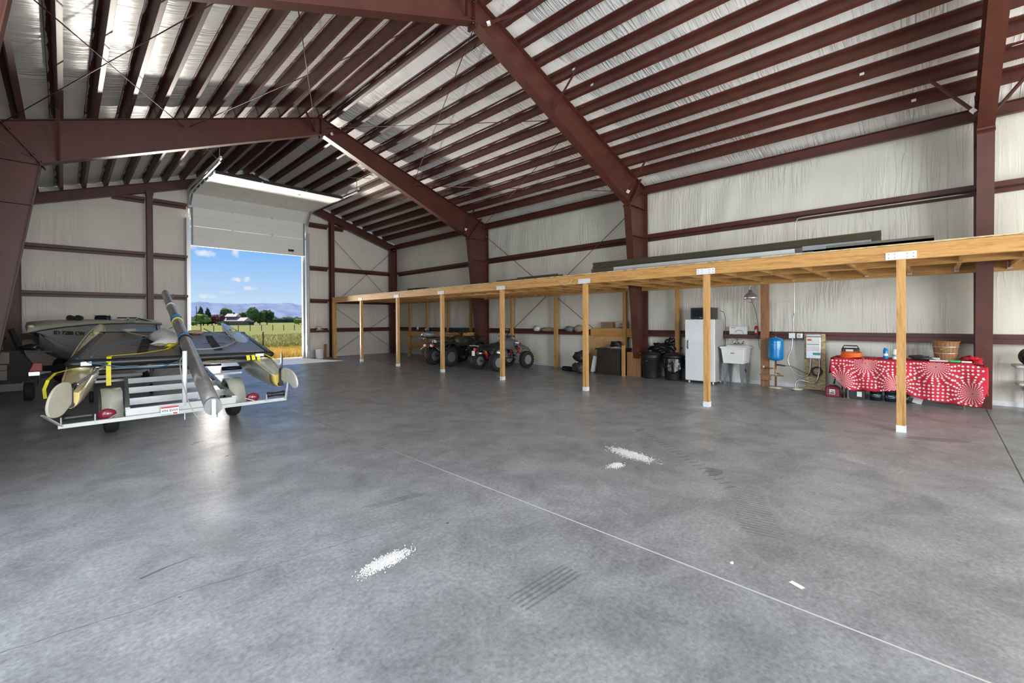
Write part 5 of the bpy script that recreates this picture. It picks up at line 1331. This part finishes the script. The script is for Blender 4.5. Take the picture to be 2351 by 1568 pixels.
rope('flexible_conduit',[(10.50,2.28-.18,.0),(10.50,2.11,.14),(10.52,2.04,.21),(10.56,1.93,.19),(10.6,1.82,.16),(10.6,1.75,.24),(10.62,1.72,.42),(10.63,1.72,.67)],.015,'galv','grey flexible conduit running from the floor foam up to the control box','conduit',8)
t=thing('cable_coil','round black coil of cable hung on the chipboard panel','cable',(10.63,1.76,.40))
for k in range(3): MB().tube([(-.01*k,(.075+.008*k)*math.cos(a),(.075+.008*k)*math.sin(a)) for a in [2*PI*j/20 for j in range(21)]],.008,6,caps=False).build('loop','black_plastic',t)
# ---------------------------------------------------------------- starred tablecloth and table
t=thing('folding_table','folding table hidden under the starred cloth','table',(10.33,.45,0))
MB().bx(-.36,.36,-.82,.93,.69,.73).build('table_top','white',t)
for y in(-.74,.74):
    for x in(-.30,.30): MB().cyl((x,y,0),(x,y,.69),.016,8).build('leg','galv',t)
    MB().cyl((-.3,y,.15),(.3,y,.15),.012,8).build('brace','galv',t)
FX=9.955
top=[(1.44,.71),(1.32,.742),(.56,.742),(-.35,.742),(-.50,.70)]
hem=[(1.44,.52),(1.41,.42),(1.32,.30),(1.22,.20),(1.12,.165),(.95,.19),(.79,.18),(.60,.215),(.48,.235),(.36,.17),(.20,.125),(0,.10),(-.20,.085),(-.38,.075),(-.47,.09),(-.50,.20),(-.56,.42)]
def interp(T,y):
    T=sorted(T); 
    if y<=T[0][0]: return T[0][1]
    for a,b in zip(T[:-1],T[1:]):
        if a[0]<=y<=b[0]: return a[1]+(b[1]-a[1])*(y-a[0])/(b[0]-a[0]+1e-9)
    return T[-1][1]
def fold(y,z):
    k=min(1,(.742-z)/.25); k=max(0,k)
    return FX-.03*k-k*(.022*math.sin(y*11+z*3)+.014*math.sin(y*23+1-z*5)+.02*noise.noise(Vector((y*3,z*3,2))))-.05*k*max(0,min(1,(-.1-y)/.35))
ct=thing('tablecloth','red cloth with white swirling stars draped over the folding table','tablecloth',(10.33,.45,.73)); CO=Vector((10.33,.45,.73))
m=MB()
def fr_(u,v):
    y=-.55+2.0*u; y=max(-.56,min(1.44,y)); zt=interp(top,y); zh=interp(hem,y); z=zt+(zh-zt)*v; return Vector((fold(y,z),y,z))-CO
m.grid(fr_,90,26)
def tp_(u,v):
    y=-.50+1.94*u; return Vector((FX+(.70 if y>-.38 else .24)*v,y,.742+.004*noise.noise(Vector((y*4,v*4,0))) +(.07*math.exp(-((y+.36)**2)/.012-((v-.55)**2)/.05))))-CO
m.grid(tp_,40,14)
m.grid(lambda u,v:Vector((FX+.02+.24*u,-.51-.02*math.sin(u*9)*v-.03*v,.742-(.742-.25)*v))-CO,20,10)
m.grid(lambda u,v:Vector((FX+.02+.62*u,1.44+.03*v,.742-(.3)*v))-CO,20,10)
cl=m.build('cloth','cloth_red',ct,solid=.004)
# stars printed on the cloth, five spiral bursts
VC=[(.93,.665),(1.27,.335),(.52,.32),(.03,.665),(-.38,.28)]
st=MB()
def star(y,z,r,rot):
    if y>1.42 or y<-.5: return
    zt=interp(top,y); zh=interp(hem,y)
    if z+r*.7>zt or z-r*.8<zh: return
    vs=[Vector((fold(y,z)-.0045,y,z))-CO]
    for k in range(10):
        a=rot+PI*k/5; q=r if k%2==0 else r*.45; yy,zz=y+q*math.cos(a),z+q*math.sin(a); vs.append(Vector((fold(yy,zz)-.0045,yy,zz))-CO)
    st.add(vs,[(0,1+k,1+(k+1)%10) for k in range(10)])
occ=[]
for ci,(cy0,cz0) in enumerate(VC):
    r=.012; k=0
    while r<.27:
        n=26 if r<.16 else 20
        sz=min(r*2*PI/n*.37,.021)
        for j in range(n):
            a=2*PI*j/n+k*.13*(1 if ci%2 else -1)+(.5 if k%2 else 0)*2*PI/n; y=cy0+r*math.cos(a); z=cz0+r*math.sin(a)
            dm=min(range(5),key=lambda i:(VC[i][0]-y)**2+(VC[i][1]-z)**2)
            if dm!=ci: continue
            star(y,z,sz,a); occ.append((y,z))
        r*=1.2; k+=1
rr=random.Random(2)
yy=-.5
while yy<1.44:
    zz=.08
    while zz<.74:
        if min((v[0]-yy)**2+(v[1]-zz)**2 for v in VC)>.265**2: star(yy+rr.uniform(-.006,.006),zz,.0215,rr.random())
        zz+=.056
    yy+=.056
so=st.build('printed_stars','cloth_star',ct,org=(0,0,0))
# things on the table
ZT=.748
t=thing('basket','slatted wooden bushel basket with wire handle on the table','basket',(10.3,-.085,ZT))
m=MB()
for k in range(20):
    a=2*PI*k/20; b=2*PI*(k+.93)/20; r0,r1=.125,.17
    m.add([(r0*math.cos(a),r0*math.sin(a),0),(r0*math.cos(b),r0*math.sin(b),0),(r1*math.cos(b),r1*math.sin(b),.33),(r1*math.cos(a),r1*math.sin(a),.33),(r0*.95*math.cos(a),r0*.95*math.sin(a),0),(r0*.95*math.cos(b),r0*.95*math.sin(b),0),(r1*.96*math.cos(b),r1*.96*math.sin(b),.33),(r1*.96*math.cos(a),r1*.96*math.sin(a),.33)],[(0,1,2,3),(7,6,5,4),(0,3,7,4),(1,5,6,2),(3,2,6,7)])
m.build('staves','basket_wood',t)
for z,r in((.02,.132),(.13,.148),(.24,.163),(.325,.175)): MB().lathe([(r-.003,z-.008),(r+.003,z-.008),(r+.003,z+.008),(r-.003,z+.008)],n=30,caps=False).build('hoop','galv' if z<.3 else 'basket_wood',t)
MB().lathe([(.01,.005),(.122,.005)],n=20).build('bottom','basket_wood',t)
MB().tube([(0,.175,.30),(-.02,.19,.25),(-.06,.17,.15),(-.03,.1,.08)],.004,5).build('wire_handle','galv',t)
m=MB(); lab=[]
M0=basis((-.156,.0,.20),(0,-1,0),(-.13,0,1)); q=MB(); q.prism([(-.07,0),(0,.032),(.07,0),(0,-.032)],'Z',.0,.003); q.xf(M0); e=q.build('diamond_label','green_plastic',t)
q=MB(); q.prism([(-.058,0),(0,.026),(.058,0),(0,-.026)],'Z',.003,.005); q.xf(M0); q.build('label_centre','basket_wood',e)
q=MB(); q.prism([(-.03,-.006),(.03,-.006),(.03,.006),(-.03,.006)],'Z',.005,.006); q.xf(M0); q.build('label_band','red_dot',e)
t=thing('battery_charger','black boxy battery charger with handle behind the orange cord','charger',(10.38,1.19,ZT))
MB().rbox((0,0,.085),(.18,.26,.15),.02).build('case','black_plastic',t); MB().tube([(0,.12,.15),(0,.10,.205),(0,-.10,.205),(0,-.12,.15)],.011,6).build('handle','black_plastic',t); MB().bx(-.093,-.09,-.05,.06,.10,.14).build('label','paper_white',t)
t=thing('extension_cord','heap of bright orange extension cord on the left end of the table','cord',(10.12,1.15,ZT))
rr=random.Random(6)
for k in range(9):
    r=.155-.006*(k%4); z=.010+.012*k*.9; P=[(rr.uniform(-.008,.008)+r*.75*math.cos(a+.3*k),rr.uniform(-.008,.008)+r*math.sin(a+.3*k),z+.010*math.sin(a*2+k)) for a in [2*PI*j/18 for j in range(19)]]
    MB().tube(P,.0075,6,caps=False).build('cord_loop','orange_cord',t)
rope('orange_cord_end',[(10.1,1.0,ZT+.02),(10.0,.97,ZT+.02),(9.94,.95,ZT-.01),(9.925,.96,.70),(9.92,.955,.655)],.006,'orange_cord','loose end of orange cord hanging over the table edge','cord')
def can(loc,label,mt,capm,r=.034,h=.16):
    t=thing('spray_can',label,'spray can',loc); MB().lathe([(r*.95,0),(r,.005),(r,h),(r*.75,h+.012)],n=20).build('body',mt,t); MB().lathe([(r*.8,h+.008),(r*.8,h+.03),(r*.7,h+.035)],n=16).build('cap',capm,t)
    MB().lathe([(r*1.01,h*.35),(r*1.01,h*.6)],n=20,caps=False).build('label_band','paper_white' if mt!='paper_white' else 'label_teal',t)
can((10.15,.67,ZT),'blue spray can standing on the table left of the nearest post','tank_blue','tank_blue')
can((10.15,.545,ZT),'white spray can beside the blue one on the table','paper_white','white',.034,.14)
rope('red_cord',[(10.1,.9,ZT+.01),(10.15,.78,ZT+.012),(10.2,.6,ZT+.01),(10.3,.45,ZT+.01)],.005,'lamp_red','dark red wire lying on the table between cord heap and cans','wire')
t=thing('caulk_gun','black caulking gun lying on the table right of the nearest post','tool',(10.15,.20,ZT)); MB().cyl((0,.12,.03),(0,-.12,.035),.024,12).build('barrel','black_plastic',t); MB().bar((0,-.10,.03),(-.05,-.17,.015),.02,.025).build('grip','black_plastic',t); MB().cyl((0,.12,.03),(0,.18,.03),.006,6).build('nozzle','galv',t)
o=MB().blob((10.18,.24,ZT+.055),(.07,.13,.03),3,.3,4,3,.02).build('black_glove','black_soft'); tag(o,'crumpled black work gloves beside the caulking gun','gloves')
o=MB().rbox((10.12,-.02,ZT+.012),(.14,.26,.022),.01).build('white_tray','paper_white'); tag(o,'flat white tray on the table in front of the basket','tray')
o=MB().rbox((10.22,.05,ZT+.03),(.07,.14,.055),.01).build('metal_box','galv'); tag(o,'small silver metal box left of the basket','box')
o=MB().rbox((10.05,-.19,ZT+.018),(.06,.13,.034),.015).build('green_tube','green_plastic'); tag(o,'green tube lying at the table edge below the basket','tube')
o=MB().rbox((10.05,-.32,ZT+.014),(.06,.12,.026),.01).build('white_packet','paper_white'); tag(o,'white printed packet lying right of the green tube','packet')
o=MB().blob((10.3,-.38,ZT+.03),(.2,.12,.06),4,.35,3,4,.05).build('folded_cloth','cloth_red'); tag(o,'bunched up red cloth at the right end of the table','cloth')
# below the table
t=thing('fuel_can','dark red plastic fuel can with green collar and black spout','fuel can',(10.14,1.43,0))
MB().rbox((0,0,.085),(.17,.23,.17),.03).build('body','gas_red',t)
m=MB(); m.loft([[Vector((x*s,y*s2,z)) for x,y in((-.085,-.115),(.085,-.115),(.085,.115),(-.085,.115))] for z,s,s2 in((.165,.95,.97),(.215,.5,.45))],True,True,False); m.build('shoulder','gas_red',t,bevel=.01)
MB().cyl((0,-.01,.21),(0,-.02,.245),.022,12).build('collar','green_plastic',t); MB().tube([(0,-.02,.245),(0,-.03,.30),(0,-.045,.34)],[.014,.012,.009],8).build('spout','black_plastic',t)
l=MB().bx(-.089,-.086,-.045,.04,.05,.14).build('label','paper_white',t); MB().bx(-.091,-.089,-.035,.03,.06,.085).build('label_print','black_plastic',l); MB().bx(-.091,-.089,-.035,.02,.10,.115).build('label_print','black_plastic',l)
t=thing('car_battery','black car battery on the floor under the cloth','battery',(10.14,1.07,0)); MB().bx(-.09,.09,-.12,.12,0,.17).build('case','black_plastic',t,bevel=.006); MB().bx(-.09,.09,-.12,.12,.175,.20).build('lid','atv_dark',t); MB().bx(-.093,-.09,-.08,-.01,.05,.14).build('label','paper_white',t)
t=thing('jack_stand','black curved metal stand between fuel can and battery','stand',(10.13,1.255,0))
for y in(-.03,.03): MB().tube([(0,y,0),(-.03,y,.08),(0,y,.17),(.03,y,.24)],.012,6).build('bar','black_plastic',t)
for k,(y,l) in enumerate(((.80,'leftmost'),(.60,'second'),(.43,'rightmost'))):
    t=thing('paint_bucket',f'dark green labelled paint bucket under the table, {l} of three','bucket',(10.16,y,0),group='paint buckets under the table')
    b=MB().lathe([(.078,0),(.085,.01),(.085,.165),(.09,.17),(.09,.185),(.078,.188)],n=24).build('pail','glass_dark',t)
    MB().lathe([(.0862,.06),(.0862,.12)],n=24,caps=False).build('label_band','green_sheet',b)
    MB().bx(-.089,-.0855,-.03,.03,.10,.108).build('label_print','paper_white',b)
    MB().tube([(0,.088,.16),(-.07,.06,.09),(-.09,0,.07),(-.07,-.06,.09),(0,-.088,.16)],.003,5).build('bail','galv',b)
o=MB().box((10.2,.24,.10),(.02,.12,.2),0,M=Matrix.Rotation(.3,3,'X')).build('white_bracket','white'); tag(o,'white folded bracket standing under the middle of the table','bracket')
o=MB().rbox((10.05,1.19,.01),(.05,.05,.02),.01).build('copper_fitting','copper'); tag(o,'small copper fitting on the floor before the battery','fitting')
# ---------------------------------------------------------------- shelf with helmet at the right edge
t=thing('white_shelf','white shelf unit with rounded shelves at the right edge','shelf',(10.6,-1.35,0))
for z,d,y in((.70,.24,.50),(.42,.20,.47),(.33,.16,.40)):
    MB().rbox((0,0,z),(d*2,y*2,.045),.05).build('shelf_board','alu_white',t)
for y in(-.35,.35): MB().bx(.08,.14,y-.02,y+.02,0,.68).build('leg','atv_dark',t)
t=thing('motocross_helmet','camouflage helmet with dark visor on the white shelf','helmet',(10.52,-1.03,.725))
MB().blob((0,0,.13),(.15,.135,.14),4,.02,1,1,.12).build('shell','camo',t); MB().blob((-.06,0,.10),(.10,.11,.09),3,.02,1,2).build('visor','glass_dark',t); MB().tube([(-.12,.08,.04),(-.18,0,.03),(-.12,-.08,.04)],.03,8).build('chin_bar','camo',t)
# ---------------------------------------------------------------- bucket at door wall
t=thing('white_bucket','white plastic bucket on the floor right of the open door','bucket',(7.08,17.62,0)); MB().lathe([(.135,0),(.14,.01),(.155,.33),(.165,.34),(.165,.37),(.15,.372),(.13,.02)],n=26).build('pail','white',t); MB().tube([(0,.16,.33),(-.12,.1,.2),(-.15,0,.16),(-.12,-.1,.2),(0,-.16,.33)],.003,5).build('bail','galv',t)
o=MB().bx(7.38,7.46,17.8,17.86,0,.55).build('board_offcut','brown_board'); tag(o,'short brown board leaning beside the right wall post','board')
t=thing('canvas_cap','pale cap resting on the low girt right of the open door','cap',(7.25,18.08,1.113)); MB().blob((0,0,.09),(.10,.08,.09),3,.1,2,1,.07).build('crown','gel_grey',t); MB().rbox((0,-.05,.015),(.3,.14,.02),.05).build('brim','gel_cream',t)
# ---------------------------------------------------------------- metal trim stored on the platform
ZD=2.426
def trim(name,mt,x,y0,y1,z,w,h,label,prof='flat'):
    m=MB()
    if prof=='rib':
        P=[(-w/2,0),(-w/2+.02,h*.9),(-w/2+.04,h),(-w/2+.05,h*.7),(0,h*.6),(.0+.02,h*.75),(w/2-.03,h*.7),(w/2,h),(w/2,0)]
        m.prism([(x+a,z+b) for a,b in P],'Y',y0,y1)
    else: m.bx(x-w/2,x+w/2,y0,y1,z,z+h); m.bx(x-w/2,x-w/2+.006,y0,y1,z,z+h*1.6)
    return tag(m.build(name,mt),label,'metal trim')
m=MB()
def gut(u,v):
    y=.63+5.24*u; P=[(8.70,ZD+.14),(8.72,ZD+.17),(8.76,ZD+.17),(8.74,ZD+.21),(8.77,ZD+.25),(8.75,ZD+.29),(8.79,ZD+.33),(8.76,ZD+.385),(8.80,ZD+.40)]
    a=P[min(8,int(round(v*8)))]; return Vector((a[0],y,a[1]-.012*math.sin(PI*u)))
m.grid(gut,20,9,smooth=False); tag(m.build('bronze_gutter','bronze_sheet',solid=.08),'long dark bronze gutter profile lying on top of the platform pile','metal trim')
trim('bronze_flashing','bronze_sheet',8.75,.8,5.8,ZD,.30,.14,'dark bronze flashing stack under the gutter on the platform')
trim('grey_flashing','alu_white',8.15,1.63,4.9,ZD,.12,.095,'long pale grey flashing at the front of the platform pile')
trim('grey_flashing','grey_sheet',7.95,1.35,1.85,ZD,.14,.035,'short grey flashing piece near the front platform edge')
trim('steel_channel','grey_sheet',8.3,.70,1.55,ZD,.16,.12,'bluish grey channel at the near end of the platform pile')
trim('dark_flashing','bronze_sheet',8.05,.04,1.2,ZD+.03,.22,.06,'short dark flashing sticking out at the near end of the platform pile')
trim('tan_flashing','tan_panel',7.9,1.9,4.75,ZD,.10,.03,'thin brown flashing strip along the front platform edge')
trim('green_sheet_metal','green_sheet',8.5,5.95,13.4,ZD,.8,.05,'long dark green metal sheets lying along the far platform half')
trim('green_sheet_metal','bronze_sheet',8.6,6.4,8.7,ZD+.055,.6,.05,'dark green sheet pack in the middle of the green sheets')
trim('green_sheet_metal','bronze_sheet',8.7,6.7,8.1,ZD+.11,.4,.05,'short topmost pack on the dark green sheets')
o=MB().blob((8.7,12.8,ZD+.10),(.45,.75,.09),3,.3,2,3,.05).build('folded_tarp','green_sheet'); tag(o,'crumpled dark tarp at the far end of the green sheets','tarp')
o=MB().rbox((8.6,11.2,ZD+.06),(.4,1.3,.03),.02).build('sheet_offcut','green_sheet'); tag(o,'loose green sheet offcut beside the crumpled tarp','sheet')
rope('hook_rope',[(7.50,5.95,2.36),(7.47,5.85,2.30),(7.47,5.72,2.22),(7.48,5.6,2.25),(7.5,5.55,2.33)],.009,'rope','small tan rope loop hanging on the platform beam','rope')
# beam tags on purlins
for i,(x,y,z,l) in enumerate(((6.82,4.55,6.22,'upper'),(7.29,4.35,6.06,'lower'),(10.6,.35,4.83,'lowest')) ):
    pass
for l,(d,y) in (('upper middle',(2.03,5.0)),('middle',(2.5,4.9)),('lower',(4.38,.9)),('near frame',(5.3,.3))):
    dd=min(PUR,key=lambda q:abs(q-d)); x=RX+dd; z=ztop(x)
    o=MB().bx(-.003,0,-.03,.03,.06,.11).build('paper_tag','paper_white',org=(0,0,0)); o.location=(x-.004,y,z+.01); o.rotation_euler=(0,math.atan(1/3),0)
    tag(o,f'small white paper tag stuck on a right slope purlin, {l} one','tag')
